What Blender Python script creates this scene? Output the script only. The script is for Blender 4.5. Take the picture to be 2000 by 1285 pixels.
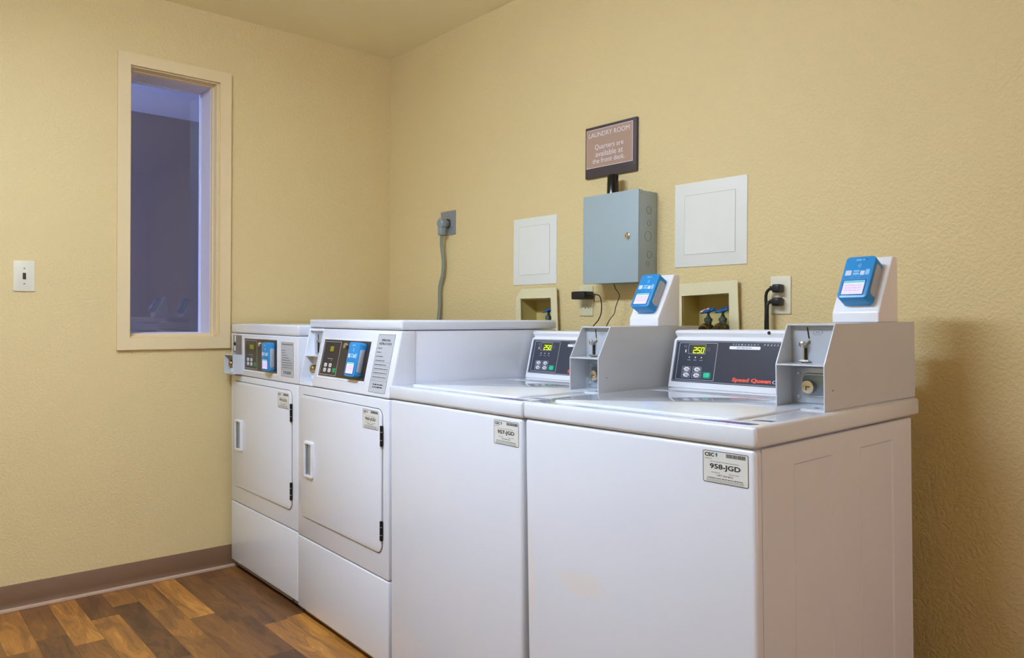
import bpy, bmesh, math, random
from mathutils import Vector, Matrix
random.seed(7)
S = bpy.context.scene
C = S.collection
for o in list(bpy.data.objects):
    bpy.data.objects.remove(o)

# ------------------------------------------------------------------ camera
cam_d = bpy.data.cameras.new('camera')
cam = bpy.data.objects.new('camera', cam_d); C.objects.link(cam)
YAW, PITCH, ROLL = 0.8626, -0.0042, 0.0068
_f = Vector((-math.sin(YAW)*math.cos(PITCH), math.cos(YAW)*math.cos(PITCH), math.sin(PITCH)))
_r0 = Vector((math.cos(YAW), math.sin(YAW), 0)); _u0 = _r0.cross(_f)
_c, _s = math.cos(ROLL), math.sin(ROLL)
_r = _c*_r0 + _s*_u0; _u = -_s*_r0 + _c*_u0
_m = Matrix(((_r.x, _u.x, -_f.x), (_r.y, _u.y, -_f.y), (_r.z, _u.z, -_f.z))).to_4x4()
_m.translation = Vector((3.4577, -2.1159, 1.1239))
cam.matrix_world = _m
cam_d.sensor_fit = 'HORIZONTAL'; cam_d.sensor_width = 36.0
cam_d.lens = 1497.56/2000*36
cam_d.shift_x = -0.00019; cam_d.shift_y = -0.0067
cam_d.clip_start = 0.02
S.camera = cam

# ------------------------------------------------------------------ light
S.view_settings.view_transform = 'Standard'; S.view_settings.look = 'None'
S.view_settings.gamma = 1.0; S.view_settings.use_curve_mapping = False
S.view_settings.exposure = 0.0
world = bpy.data.worlds.new('world'); S.world = world; world.use_nodes = True
world.node_tree.nodes['Background'].inputs[0].default_value = (0.25, 0.32, 0.6, 1)
world.node_tree.nodes['Background'].inputs[1].default_value = 0.3
HC = 2.4722          # ceiling height

def area_light(name, loc, rot, sx, sy, power, color):
    d = bpy.data.lights.new(name, 'AREA'); d.shape = 'RECTANGLE'; d.size = sx; d.size_y = sy
    d.energy = power; d.color = color
    o = bpy.data.objects.new(name, d); C.objects.link(o); o.location = loc; o.rotation_euler = rot
    return o
LAMP_COL = (0.60, 0.75, 1.0)                       # the wrap-around diffusers of the two strip fixtures are the room's lamps
LAMP_FRONT = 72.0
# fill lamp added to light the nearest washer's right side through the added doorway
area_light('hall_fill', (5.6, -0.62, 1.15), (0, math.radians(90), 0), 1.9, 0.85, 14, (1.0, 0.82, 1.0))
# cool daylight coming along the corridor behind the window
area_light('corridor_daylight', (-1.1, -3.4, 1.3), (math.radians(90), 0, 0), 1.4, 1.8, 82, (0.40, 0.47, 1.0))

# ------------------------------------------------------------------ materials
def lin(c):
    return tuple(((v/255)/12.92 if v/255 <= 0.04045 else ((v/255+0.055)/1.055)**2.4) for v in c)
MATS = {}
def mat(name, rgb, rough=0.5, metal=0.0, emit=None, estr=0.0, coat=0.0, bump=0.0, bscale=200.0, var=0.03, spec=0.5):
    if name in MATS: return MATS[name]
    m = bpy.data.materials.new(name); m.use_nodes = True; nt = m.node_tree; N = nt.nodes; L = nt.links
    b = N['Principled BSDF']
    col = lin(rgb)
    tc = N.new('ShaderNodeTexCoord')
    nz = N.new('ShaderNodeTexNoise'); nz.inputs['Scale'].default_value = 9.0; nz.inputs['Detail'].default_value = 3
    L.new(tc.outputs['Object'], nz.inputs['Vector'])
    mr = N.new('ShaderNodeMapRange'); mr.inputs['To Min'].default_value = 1-var; mr.inputs['To Max'].default_value = 1+var
    L.new(nz.outputs['Fac'], mr.inputs['Value'])
    vm = N.new('ShaderNodeVectorMath'); vm.operation = 'SCALE'; vm.inputs[0].default_value = col
    L.new(mr.outputs[0], vm.inputs['Scale']); L.new(vm.outputs[0], b.inputs['Base Color'])
    b.inputs['Roughness'].default_value = rough; b.inputs['Metallic'].default_value = metal
    b.inputs['Coat Weight'].default_value = coat; b.inputs['Coat Roughness'].default_value = 0.06
    b.inputs['Specular IOR Level'].default_value = spec
    if emit:
        b.inputs['Emission Color'].default_value = (*lin(emit), 1); b.inputs['Emission Strength'].default_value = estr
    if bump:
        n2 = N.new('ShaderNodeTexNoise'); n2.inputs['Scale'].default_value = bscale; n2.inputs['Detail'].default_value = 3
        L.new(tc.outputs['Object'], n2.inputs['Vector'])
        bp = N.new('ShaderNodeBump'); bp.inputs['Strength'].default_value = bump; bp.inputs['Distance'].default_value = 0.002
        L.new(n2.outputs['Fac'], bp.inputs['Height']); L.new(bp.outputs[0], b.inputs['Normal'])
    MATS[name] = m
    return m

def wall_mat(name, rgb, strength=0.36, scale=110.0):
    m = bpy.data.materials.new(name); m.use_nodes = True; nt = m.node_tree; N = nt.nodes; L = nt.links
    b = N['Principled BSDF']; b.inputs['Roughness'].default_value = 0.62
    b.inputs['Specular IOR Level'].default_value = 0.35
    tc = N.new('ShaderNodeTexCoord')
    # brushed-down orange peel: warped noise clipped to flat-topped blobs
    w = N.new('ShaderNodeTexNoise'); w.inputs['Scale'].default_value = 34; w.inputs['Detail'].default_value = 2
    L.new(tc.outputs['Object'], w.inputs['Vector'])
    wm = N.new('ShaderNodeVectorMath'); wm.operation = 'MULTIPLY_ADD'; wm.inputs[1].default_value = (0.022,)*3
    L.new(w.outputs['Color'], wm.inputs[0]); L.new(tc.outputs['Object'], wm.inputs[2])
    n = N.new('ShaderNodeTexNoise'); n.inputs['Scale'].default_value = scale; n.inputs['Detail'].default_value = 3.0
    n.inputs['Roughness'].default_value = 0.45
    L.new(wm.outputs[0], n.inputs['Vector'])
    r = N.new('ShaderNodeMapRange'); r.interpolation_type = 'SMOOTHSTEP'
    r.inputs['From Min'].default_value = 0.38; r.inputs['From Max'].default_value = 0.62
    L.new(n.outputs['Fac'], r.inputs['Value'])
    bp = N.new('ShaderNodeBump'); bp.inputs['Strength'].default_value = strength; bp.inputs['Distance'].default_value = 0.0028
    L.new(r.outputs[0], bp.inputs['Height']); L.new(bp.outputs[0], b.inputs['Normal'])
    v = N.new('ShaderNodeTexNoise'); v.inputs['Scale'].default_value = 1.7; v.inputs['Detail'].default_value = 2
    L.new(tc.outputs['Object'], v.inputs['Vector'])
    mr = N.new('ShaderNodeMapRange'); mr.inputs['To Min'].default_value = 0.97; mr.inputs['To Max'].default_value = 1.03
    L.new(v.outputs['Fac'], mr.inputs['Value'])
    vm = N.new('ShaderNodeVectorMath'); vm.operation = 'SCALE'; vm.inputs[0].default_value = lin(rgb)
    L.new(mr.outputs[0], vm.inputs['Scale']); L.new(vm.outputs[0], b.inputs['Base Color'])
    return m

def floor_mat():
    m = bpy.data.materials.new('vinyl_planks'); m.use_nodes = True; nt = m.node_tree; N = nt.nodes; L = nt.links
    b = N['Principled BSDF']; b.inputs['Roughness'].default_value = 0.42
    tc = N.new('ShaderNodeTexCoord'); sp = N.new('ShaderNodeSeparateXYZ'); L.new(tc.outputs['Object'], sp.inputs[0])
    def M(op, a, b_=None, c=None):
        n = N.new('ShaderNodeMath'); n.operation = op
        for i, v in enumerate((a, b_, c)):
            if v is None: continue
            if isinstance(v, (int, float)): n.inputs[i].default_value = v
            else: L.new(v, n.inputs[i])
        return n.outputs[0]
    row = M('FLOOR', M('DIVIDE', M('ADD', sp.outputs['Y'], 0.8873), 0.0942))
    rn = N.new('ShaderNodeTexWhiteNoise'); rn.noise_dimensions = '1D'; L.new(row, rn.inputs['W'])
    xs = M('DIVIDE', M('ADD', sp.outputs['X'], M('MULTIPLY', rn.outputs['Value'], 3.0)), 0.62)
    col = M('FLOOR', xs)
    cb = N.new('ShaderNodeCombineXYZ'); L.new(row, cb.inputs[0]); L.new(col, cb.inputs[1])
    wn = N.new('ShaderNodeTexWhiteNoise'); wn.noise_dimensions = '2D'; L.new(cb.outputs[0], wn.inputs['Vector'])
    # grain: stretched warped noise, different on each plank
    off = N.new('ShaderNodeVectorMath'); off.operation = 'MULTIPLY_ADD'; off.inputs[1].default_value = (7, 3, 5)
    L.new(wn.outputs['Color'], off.inputs[0]); L.new(tc.outputs['Object'], off.inputs[2])
    mp = N.new('ShaderNodeMapping'); mp.inputs['Scale'].default_value = (2.3, 11.0, 1.0); L.new(off.outputs[0], mp.inputs['Vector'])
    g1 = N.new('ShaderNodeTexNoise'); g1.inputs['Scale'].default_value = 1.6; g1.inputs['Detail'].default_value = 5
    g1.inputs['Distortion'].default_value = 1.2; L.new(mp.outputs[0], g1.inputs['Vector'])
    rings = M('ABSOLUTE', M('SINE', M('MULTIPLY', g1.outputs['Fac'], 24.0)))
    mp2 = N.new('ShaderNodeMapping'); mp2.inputs['Scale'].default_value = (6, 130.0, 1.0); L.new(off.outputs[0], mp2.inputs['Vector'])
    g2 = N.new('ShaderNodeTexNoise'); g2.inputs['Scale'].default_value = 1.0; g2.inputs['Detail'].default_value = 3; L.new(mp2.outputs[0], g2.inputs['Vector'])
    t = M('ADD', M('MULTIPLY', wn.outputs['Value'], 0.62), M('MULTIPLY', g1.outputs['Fac'], 0.85))
    t = M('ADD', M('SUBTRACT', t, 0.32), M('MULTIPLY', M('SUBTRACT', rings, 0.5), 0.10))
    t = M('ADD', t, M('MULTIPLY', M('SUBTRACT', g2.outputs['Fac'], 0.5), 0.22))
    cr = N.new('ShaderNodeValToRGB'); L.new(t, cr.inputs['Fac'])
    e = cr.color_ramp.elements
    e[0].position = 0.08; e[0].color = (*lin((80, 52, 34)), 1)
    e[1].position = 0.92; e[1].color = (*lin((206, 144, 66)), 1)
    for p, c in ((0.36, (116, 76, 42)), (0.55, (138, 92, 46)), (0.74, (172, 115, 52))):
        q = e.new(p); q.color = (*lin(c), 1)
    fy = M('FRACT', M('DIVIDE', M('ADD', sp.outputs['Y'], 0.8873), 0.0942)); fx = M('FRACT', xs)
    ey = M('MINIMUM', fy, M('SUBTRACT', 1.0, fy)); ex = M('MINIMUM', fx, M('SUBTRACT', 1.0, fx))
    seam = M('MULTIPLY', M('GREATER_THAN', ey, 0.012), M('GREATER_THAN', ex, 0.002))
    mr = N.new('ShaderNodeMapRange'); mr.inputs['To Min'].default_value = 0.62; mr.inputs['To Max'].default_value = 1.0; L.new(seam, mr.inputs['Value'])
    vm = N.new('ShaderNodeVectorMath'); vm.operation = 'SCALE'; L.new(cr.outputs[0], vm.inputs[0]); L.new(mr.outputs[0], vm.inputs['Scale'])
    L.new(vm.outputs[0], b.inputs['Base Color'])
    bp = N.new('ShaderNodeBump'); bp.inputs['Strength'].default_value = 0.15; bp.inputs['Distance'].default_value = 0.001
    L.new(g2.outputs['Fac'], bp.inputs['Height']); L.new(bp.outputs[0], b.inputs['Normal'])
    return m

def painted_reflection_enamel():  # warm reflections painted into the base colour as two soft patches
    m = M_EN.copy(); m.name = 'painted_reflection_white_enamel'; nt = m.node_tree; N = nt.nodes; L = nt.links
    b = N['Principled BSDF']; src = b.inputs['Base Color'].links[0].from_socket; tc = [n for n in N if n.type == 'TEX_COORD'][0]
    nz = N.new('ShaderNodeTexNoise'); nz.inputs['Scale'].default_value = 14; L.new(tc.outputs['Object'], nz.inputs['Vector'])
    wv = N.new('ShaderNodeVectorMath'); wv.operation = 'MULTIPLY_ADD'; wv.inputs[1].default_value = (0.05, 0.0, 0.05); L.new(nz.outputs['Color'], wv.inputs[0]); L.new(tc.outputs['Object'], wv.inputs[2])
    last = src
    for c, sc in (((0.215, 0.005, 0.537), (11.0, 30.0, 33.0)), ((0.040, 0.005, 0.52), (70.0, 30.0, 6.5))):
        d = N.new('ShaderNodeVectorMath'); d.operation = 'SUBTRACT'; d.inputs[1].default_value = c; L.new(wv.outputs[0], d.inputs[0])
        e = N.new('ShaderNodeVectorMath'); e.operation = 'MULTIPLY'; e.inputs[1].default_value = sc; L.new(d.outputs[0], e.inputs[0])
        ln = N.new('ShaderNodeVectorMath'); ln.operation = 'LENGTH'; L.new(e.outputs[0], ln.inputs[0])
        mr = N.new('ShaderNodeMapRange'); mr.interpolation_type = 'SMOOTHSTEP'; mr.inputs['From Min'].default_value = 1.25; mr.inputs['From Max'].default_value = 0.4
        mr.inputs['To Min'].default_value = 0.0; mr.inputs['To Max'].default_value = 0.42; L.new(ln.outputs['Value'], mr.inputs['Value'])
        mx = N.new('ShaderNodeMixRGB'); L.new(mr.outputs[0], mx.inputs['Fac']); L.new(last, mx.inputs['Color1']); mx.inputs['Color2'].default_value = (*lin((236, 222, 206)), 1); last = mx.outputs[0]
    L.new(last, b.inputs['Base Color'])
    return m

def glass_mat():
    m = bpy.data.materials.new('window_glass'); m.use_nodes = True; b = m.node_tree.nodes['Principled BSDF']
    b.inputs['Base Color'].default_value = (0.86, 0.92, 1.0, 1); b.inputs['Transmission Weight'].default_value = 1
    b.inputs['Roughness'].default_value = 0.0; b.inputs['IOR'].default_value = 1.5
    return m

M_WALL = wall_mat('wall_paint', (221, 198, 144))
M_CEIL = wall_mat('ceiling_paint', (244, 231, 188), 0.08, 90)
M_FLOOR = floor_mat()
M_TRIM = mat('window_trim_paint', (226, 204, 158), 0.4)
M_BASE = mat('brown_vinyl_base', (120, 88, 62), 0.45, bump=0.1)
M_LIP = mat('tan_floor_strip', (196, 166, 140), 0.5)
M_EN = mat('white_enamel', (226, 228, 236), 0.22, coat=0.5, bump=0.05, bscale=30, var=0.01)
M_ENR = painted_reflection_enamel()
M_TOP = mat('glossy_top_enamel', (224, 228, 236), 0.16, coat=1.0, bump=0.03, bscale=12, var=0.01)
M_ENG = mat('grey_white_enamel', (206, 208, 212), 0.35, coat=0.2, bump=0.06, bscale=500, var=0.01)
M_PLA = mat('white_moulded_plastic', (236, 234, 236), 0.32, var=0.01)
M_INN = mat('pale_grey_plate', (176, 180, 186), 0.4)
M_BLK = mat('black_plastic', (20, 20, 22), 0.35)
M_GAP = mat('dark_gasket', (66, 64, 68), 0.7)
M_KICK = mat('grey_base_metal', (122, 114, 102), 0.5)
M_FAS = mat('slate_fascia', (52, 55, 68), 0.3, coat=0.3)
M_FASB = mat('black_fascia', (44, 38, 36), 0.3, coat=0.2)
M_LINE = mat('pale_print', (200, 202, 212), 0.5)
M_WHT = mat('white_print', (238, 238, 242), 0.5)
M_INK = mat('dark_ink', (34, 36, 42), 0.6)
M_INKG = mat('grey_ink', (120, 120, 122), 0.6)
M_TEAL = mat('teal_ink', (20, 120, 130), 0.6)
M_RED = mat('orange_red_print', (240, 84, 54), 0.45, emit=(240, 84, 54), estr=0.0)
M_LBL = mat('paper_label', (222, 220, 212), 0.5)
M_LBLG = mat('silver_label', (188, 189, 194), 0.4)
M_LCD = mat('display_glow', (52, 56, 4), 0.3, emit=(96, 104, 0), estr=0.2)
M_LCD2 = mat('display_dim', (120, 116, 10), 0.3, emit=(120, 118, 0), estr=0.35)
M_DIG = mat('digit_glow', (210, 240, 30), 0.4, emit=(222, 248, 60), estr=1.6)
M_GRN = mat('green_button', (30, 190, 140), 0.45)
M_GRND = mat('deep_green_button', (30, 150, 84), 0.45)
M_BTN = mat('white_button', (214, 210, 214), 0.4)
M_BLUE = mat('blue_reader_plastic', (36, 140, 206), 0.3, var=0.01)
M_BLUL = mat('light_blue_print', (140, 196, 236), 0.4)
M_SCR = mat('reader_screen', (196, 190, 235), 0.25, emit=(205, 200, 245), estr=0.55)
M_SCRT = mat('screen_green_bar', (60, 190, 170), 0.4, emit=(60, 190, 170), estr=0.4)
M_SCRP = mat('screen_pink_print', (215, 160, 205), 0.4, emit=(200, 150, 200), estr=0.3)
M_CHR = mat('chrome', (205, 200, 190), 0.18, metal=1.0)
M_STL = mat('brushed_steel', (186, 192, 200), 0.36, metal=0.75)
M_BRS = mat('brass', (176, 150, 96), 0.3, metal=1.0)
M_DRK = mat('dark_metal', (40, 38, 38), 0.35, metal=0.8)
M_BOX = mat('grey_blue_powder_coat', (158, 172, 174), 0.45, bump=0.03, bscale=400)
M_BOXK = mat('knockout_edge', (112, 120, 118), 0.55)
M_PAN = mat('white_access_panel', (228, 226, 214), 0.5)
M_IVO = mat('ivory_plate', (226, 220, 196), 0.38)
M_IVOD = mat('ivory_wall_plate', (214, 208, 172), 0.38)
M_GPL = mat('grey_metal_plate', (142, 146, 150), 0.4, metal=0.3)
M_GCD = mat('grey_cord', (128, 136, 124), 0.5)
M_SIGN = mat('dark_brown_sign', (68, 58, 60), 0.45)
M_TAN = mat('tan_sign_panel', (172, 140, 118), 0.5)
M_VBX = mat('cream_valve_box', (226, 214, 172), 0.55, bump=0.3, bscale=60)
M_VBI = mat('valve_box_inside', (206, 186, 116), 0.6)
M_BVAL = mat('blue_painted_handle', (24, 92, 160), 0.4)
M_PINK = mat('worn_handle_top', (226, 196, 176), 0.45)
M_VAL = mat('weathered_valve_metal', (104, 118, 112), 0.4, metal=0.7, var=0.25)
M_HOSE = mat('dark_rubber_hose', (70, 58, 50), 0.6)
M_ALU = mat('pale_jamb_paint', (222, 212, 216), 0.4)
M_CORW = mat('corridor_wall_paint', (146, 136, 134), 0.8)
M_CORC = mat('corridor_ceiling_paint', (225, 228, 235), 0.8)
M_GLS = glass_mat()
M_PURP = mat('purple_decal', (84, 74, 150), 0.35)
M_NAVY = mat('navy_decal', (40, 66, 130), 0.35)

# ------------------------------------------------------------------ mesh helpers
def absorb(bm, tmp, mi=0, M=None, smooth=False):
    if M is not None: bmesh.ops.transform(tmp, matrix=M, verts=tmp.verts)
    for f in tmp.faces: f.material_index = mi; f.smooth = smooth
    me = bpy.data.meshes.new('tmp'); tmp.to_mesh(me); tmp.free()
    bm.from_mesh(me); bpy.data.meshes.remove(me)

def box(bm, x0, x1, y0, y1, z0, z1, bev=0.0, seg=2, mi=0, M=None):
    t = bmesh.new(); bmesh.ops.create_cube(t, size=1)
    bmesh.ops.scale(t, vec=(x1-x0, y1-y0, z1-z0), verts=t.verts)
    bmesh.ops.translate(t, vec=((x0+x1)/2, (y0+y1)/2, (z0+z1)/2), verts=t.verts)
    if bev: bmesh.ops.bevel(t, geom=t.edges[:], offset=bev, segments=seg, profile=0.5, affect='EDGES')
    absorb(bm, t, mi, M)

def prism_x(bm, prof, x0, x1, bev=0.0, seg=2, mi=0):
    """closed (y,z) profile swept along x"""
    t = bmesh.new()
    a = [t.verts.new((x0, y, z)) for y, z in prof]; b = [t.verts.new((x1, y, z)) for y, z in prof]
    n = len(prof)
    t.faces.new(a); t.faces.new(b[::-1])
    for i in range(n): t.faces.new((a[i], b[i], b[(i+1) % n], a[(i+1) % n]))
    bmesh.ops.recalc_face_normals(t, faces=t.faces[:])
    if bev: bmesh.ops.bevel(t, geom=t.edges[:], offset=bev, segments=seg, profile=0.5, affect='EDGES')
    absorb(bm, t, mi)

class Frame:
    def __init__(s, O, U, V, N):
        s.O = Vector(O); s.U = Vector(U).normalized(); s.V = Vector(V).normalized(); s.N = Vector(N).normalized()
    def __call__(s, u, v, n=0): return s.O + s.U*u + s.V*v + s.N*n
    def mat(s):
        return Matrix(((s.U.x, s.V.x, s.N.x, s.O.x), (s.U.y, s.V.y, s.N.y, s.O.y), (s.U.z, s.V.z, s.N.z, s.O.z), (0, 0, 0, 1)))

def rr(u0, u1, v0, v1, r, seg=5):
    r = max(0.0, min(r, (u1-u0)/2*0.999, (v1-v0)/2*0.999))
    if r < 1e-5: return [(u0, v0), (u1, v0), (u1, v1), (u0, v1)]
    P = []
    for cx, cy, a0 in ((u1-r, v0+r, -90), (u1-r, v1-r, 0), (u0+r, v1-r, 90), (u0+r, v0+r, 180)):
        for k in range(seg+1):
            a = math.radians(a0+90*k/seg); P.append((cx+r*math.cos(a), cy+r*math.sin(a)))
    return P

def poly(bm, F, pts, n0, n1, mi=0, bev=0.0, seg=2):
    t = bmesh.new()
    a = [t.verts.new(F(u, v, n0)) for u, v in pts]; b = [t.verts.new(F(u, v, n1)) for u, v in pts]
    t.faces.new(a[::-1]); top = t.faces.new(b); k = len(pts)
    for i in range(k): t.faces.new((a[i], a[(i+1) % k], b[(i+1) % k], b[i]))
    bmesh.ops.recalc_face_normals(t, faces=t.faces[:])
    if bev: bmesh.ops.bevel(t, geom=list(top.edges), offset=bev, segments=seg, profile=0.5, affect='EDGES')
    absorb(bm, t, mi)

def plate(bm, F, u0, u1, v0, v1, r=0, n0=0.0, n1=0.001, mi=0, bev=0.0, seg=5):
    poly(bm, F, rr(u0, u1, v0, v1, r, seg), n0, n1, mi, bev)

def ring(bm, F, u0, u1, v0, v1, r, w, n0, n1, mi=0):
    A = rr(u0, u1, v0, v1, r); B = rr(u0+w, u1-w, v0+w, v1-w, max(r-w, 1e-4 if r > 1e-5 else 0))
    if len(A) != len(B): B = rr(u0+w, u1-w, v0+w, v1-w, 1e-4) if len(A) > 4 else rr(u0+w, u1-w, v0+w, v1-w, 0)
    t = bmesh.new(); k = len(A)
    a0 = [t.verts.new(F(*p, n0)) for p in A]; a1 = [t.verts.new(F(*p, n1)) for p in A]
    b0 = [t.verts.new(F(*p, n0)) for p in B]; b1 = [t.verts.new(F(*p, n1)) for p in B]
    for i in range(k):
        j = (i+1) % k
        t.faces.new((a1[i], a1[j], b1[j], b1[i])); t.faces.new((a0[j], a0[i], b0[i], b0[j]))
        t.faces.new((a0[i], a0[j], a1[j], a1[i])); t.faces.new((b0[j], b0[i], b1[i], b1[j]))
    bmesh.ops.recalc_face_normals(t, faces=t.faces[:])
    absorb(bm, t, mi)

def disc(bm, F, u, v, r, n0, n1, mi=0, ru=None, seg=20, bev=0.0):
    ru = ru or r
    poly(bm, F, [(u+ru*math.cos(2*math.pi*k/seg), v+r*math.sin(2*math.pi*k/seg)) for k in range(seg)], n0, n1, mi, bev)

def oring(bm, F, u, v, r, w, n0, n1, mi=0, ru=None, seg=24):
    ru = ru or r; t = bmesh.new()
    def lp(d, n): return [t.verts.new(F(u+(ru-d)*math.cos(2*math.pi*k/seg), v+(r-d)*math.sin(2*math.pi*k/seg), n)) for k in range(seg)]
    a0, a1, b0, b1 = lp(0, n0), lp(0, n1), lp(w, n0), lp(w, n1)
    for i in range(seg):
        j = (i+1) % seg
        t.faces.new((a1[i], a1[j], b1[j], b1[i])); t.faces.new((a0[i], a0[j], a1[j], a1[i])); t.faces.new((b0[j], b0[i], b1[i], b1[j]))
    bmesh.ops.recalc_face_normals(t, faces=t.faces[:])
    absorb(bm, t, mi)

def text(bm, F, s, u0, u1, v0, v1, n, mi=0, bold=0.0, shear=0.0, thick=0.0004):
    """lettering fitted into the rectangle u0..u1, v0..v1 of the frame"""
    cu = bpy.data.curves.new('t', 'FONT'); cu.body = s; cu.size = 1; cu.offset = bold; cu.shear = shear; cu.resolution_u = 3
    o = bpy.data.objects.new('t', cu); C.objects.link(o)
    dg = bpy.context.evaluated_depsgraph_get()
    me = bpy.data.meshes.new_from_object(o.evaluated_get(dg))
    bpy.data.objects.remove(o); bpy.data.curves.remove(cu)
    if not me.vertices: return
    xs = [v.co.x for v in me.vertices]; ys = [v.co.y for v in me.vertices]
    x0, x1, y0, y1 = min(xs), max(xs), min(ys), max(ys)
    for v in me.vertices:
        v.co = F(u0+(v.co.x-x0)/(x1-x0)*(u1-u0), v0+(v.co.y-y0)/max(y1-y0, 1e-6)*(v1-v0), n)
    t = bmesh.new(); t.from_mesh(me); bpy.data.meshes.remove(me)
    for f in t.faces:
        f.normal_update()
        if f.normal.dot(F.N) < 0: f.normal_flip()
    for f in t.faces: f.material_index = mi
    me = bpy.data.meshes.new('t'); t.to_mesh(me); t.free(); bm.from_mesh(me); bpy.data.meshes.remove(me)

def microlines(bm, F, u0, u1, v, h, n, mi=0, seed=1):
    """print too small to read: a row of short dashes"""
    rnd = random.Random(seed); u = u0
    while u < u1:
        w = rnd.uniform(1.2, 4.5)*h
        plate(bm, F, u, min(u+w, u1), v, v+h, 0, n-0.0001, n, mi); u += w+h*rnd.uniform(0.6, 1.0)

def tube(bm, pts, r, seg=8, mi=0, ry=None, smooth_n=4):
    """round (or flat, with ry) cable through the points, Catmull-Rom smoothed"""
    P = [Vector(p) for p in pts]; Q = []
    for i in range(len(P)-1):
        p0 = P[max(i-1, 0)]; p1 = P[i]; p2 = P[i+1]; p3 = P[min(i+2, len(P)-1)]
        for k in range(smooth_n):
            t = k/smooth_n
            Q.append(0.5*((2*p1)+(-p0+p2)*t+(2*p0-5*p1+4*p2-p3)*t*t+(-p0+3*p1-3*p2+p3)*t**3))
    Q.append(P[-1])
    t_ = bmesh.new(); rings = []
    up = Vector((0, 1, 0.01))
    for i, q in enumerate(Q):
        d = (Q[min(i+1, len(Q)-1)]-Q[max(i-1, 0)]).normalized()
        a = d.cross(up)
        if a.length < 1e-3: a = d.cross(Vector((1, 0, 0)))
        a.normalize(); b = d.cross(a).normalized(); up = -b if (-b).dot(up) > 0 else b
        rings.append([t_.verts.new(q+a*r*math.cos(2*math.pi*k/seg)+b*(ry or r)*math.sin(2*math.pi*k/seg)) for k in range(seg)])
    for A, B in zip(rings, rings[1:]):
        for k in range(seg): t_.faces.new((A[k], A[(k+1) % seg], B[(k+1) % seg], B[k]))
    t_.faces.new(rings[0][::-1]); t_.faces.new(rings[-1])
    bmesh.ops.recalc_face_normals(t_, faces=t_.faces[:])
    absorb(bm, t_, mi, smooth=True)

def lathe(bm, base, axis, prof, seg=20, mi=0):
    """profile of (radius, height along axis) turned about the axis through base"""
    A = Vector(axis).normalized(); X = A.cross(Vector((0, 0, 1)))
    if X.length < 1e-3: X = Vector((1, 0, 0))
    X.normalize(); Y = A.cross(X); B = Vector(base); t = bmesh.new(); R = []
    for r, h in prof:
        R.append([t.verts.new(B+A*h+(X*math.cos(2*math.pi*k/seg)+Y*math.sin(2*math.pi*k/seg))*max(r, 1e-5)) for k in range(seg)])
    for a, b in zip(R, R[1:]):
        for k in range(seg): t.faces.new((a[k], a[(k+1) % seg], b[(k+1) % seg], b[k]))
    t.faces.new(R[0][::-1]); t.faces.new(R[-1])
    bmesh.ops.recalc_face_normals(t, faces=t.faces[:])
    absorb(bm, t, mi, smooth=True)

def grid_field(bm, F, us, vs, fn, mi=0):
    t = bmesh.new(); G = [[t.verts.new(F(u, v, fn(u, v))) for v in vs] for u in us]
    for i in range(len(us)-1):
        for j in range(len(vs)-1):
            t.faces.new((G[i][j], G[i+1][j], G[i+1][j+1], G[i][j+1]))
    absorb(bm, t, mi)

def obj(name, bm, mats, parent=None, sharp=38):
    me = bpy.data.meshes.new(name)
    if not isinstance(mats, (list, tuple)): mats = [mats]
    for f in bm.faces: f.smooth = True
    bm.to_mesh(me); bm.free()
    for m in mats: me.materials.append(m)
    me.set_sharp_from_angle(angle=math.radians(sharp))
    o = bpy.data.objects.new(name, me); C.objects.link(o)
    if parent is not None: o.parent = parent
    return o
def nb(): return bmesh.new()
def tag(o, label, cat, group=None):
    o['label'] = label; o['category'] = cat
    if group: o['group'] = group
    return o
def thing(name, label, cat, loc=(0, 0, 0), rot=(0, 0, 0), group=None):
    o = bpy.data.objects.new(name, None); C.objects.link(o); o.location = loc; o.rotation_euler = rot
    o.empty_display_size = 0.05
    return tag(o, label, cat, group)
def struct(name, bm, m, parent=None, sharp=38):
    o = obj(name, bm, m, parent, sharp); o['kind'] = 'structure'; return o

# ------------------------------------------------------------------ room shell
RX, RY = 4.05, -3.75
FB = Frame((0, 0, 0), (1, 0, 0), (0, 0, 1), (0, -1, 0))     # back wall, x / z / out into the room
FL = Frame((0, 0, 0), (0, 1, 0), (0, 0, 1), (1, 0, 0))      # left wall, y / z / out into the room

def holed_wall(name, F, u0, u1, v0, v1, holes, thick, m):
    bm = nb()
    us = sorted({u0, u1, *[h[0] for h in holes], *[h[1] for h in holes]})
    vs = sorted({v0, v1, *[h[2] for h in holes], *[h[3] for h in holes]})
    def solid(i, j):
        if not (0 <= i < len(us)-1 and 0 <= j < len(vs)-1): return False
        cu, cv = (us[i]+us[i+1])/2, (vs[j]+vs[j+1])/2
        return not any(h[0] < cu < h[1] and h[2] < cv < h[3] for h in holes)
    def quad(*p): bm.faces.new([bm.verts.new(F(*q)) for q in p])
    for i in range(len(us)-1):
        for j in range(len(vs)-1):
            if not solid(i, j): continue
            a, b, c, d = us[i], us[i+1], vs[j], vs[j+1]; t = -thick
            quad((a, c, 0), (b, c, 0), (b, d, 0), (a, d, 0)); quad((a, c, t), (a, d, t), (b, d, t), (b, c, t))
            if not solid(i-1, j): quad((a, c, 0), (a, d, 0), (a, d, t), (a, c, t))
            if not solid(i+1, j): quad((b, c, 0), (b, c, t), (b, d, t), (b, d, 0))
            if not solid(i, j-1): quad((a, c, 0), (a, c, t), (b, c, t), (b, c, 0))
            if not solid(i, j+1): quad((a, d, 0), (b, d, 0), (b, d, t), (a, d, t))
    bmesh.ops.remove_doubles(bm, verts=bm.verts, dist=1e-5)
    bmesh.ops.recalc_face_normals(bm, faces=bm.faces[:])
    return struct(name, bm, m, sharp=20)

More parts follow.
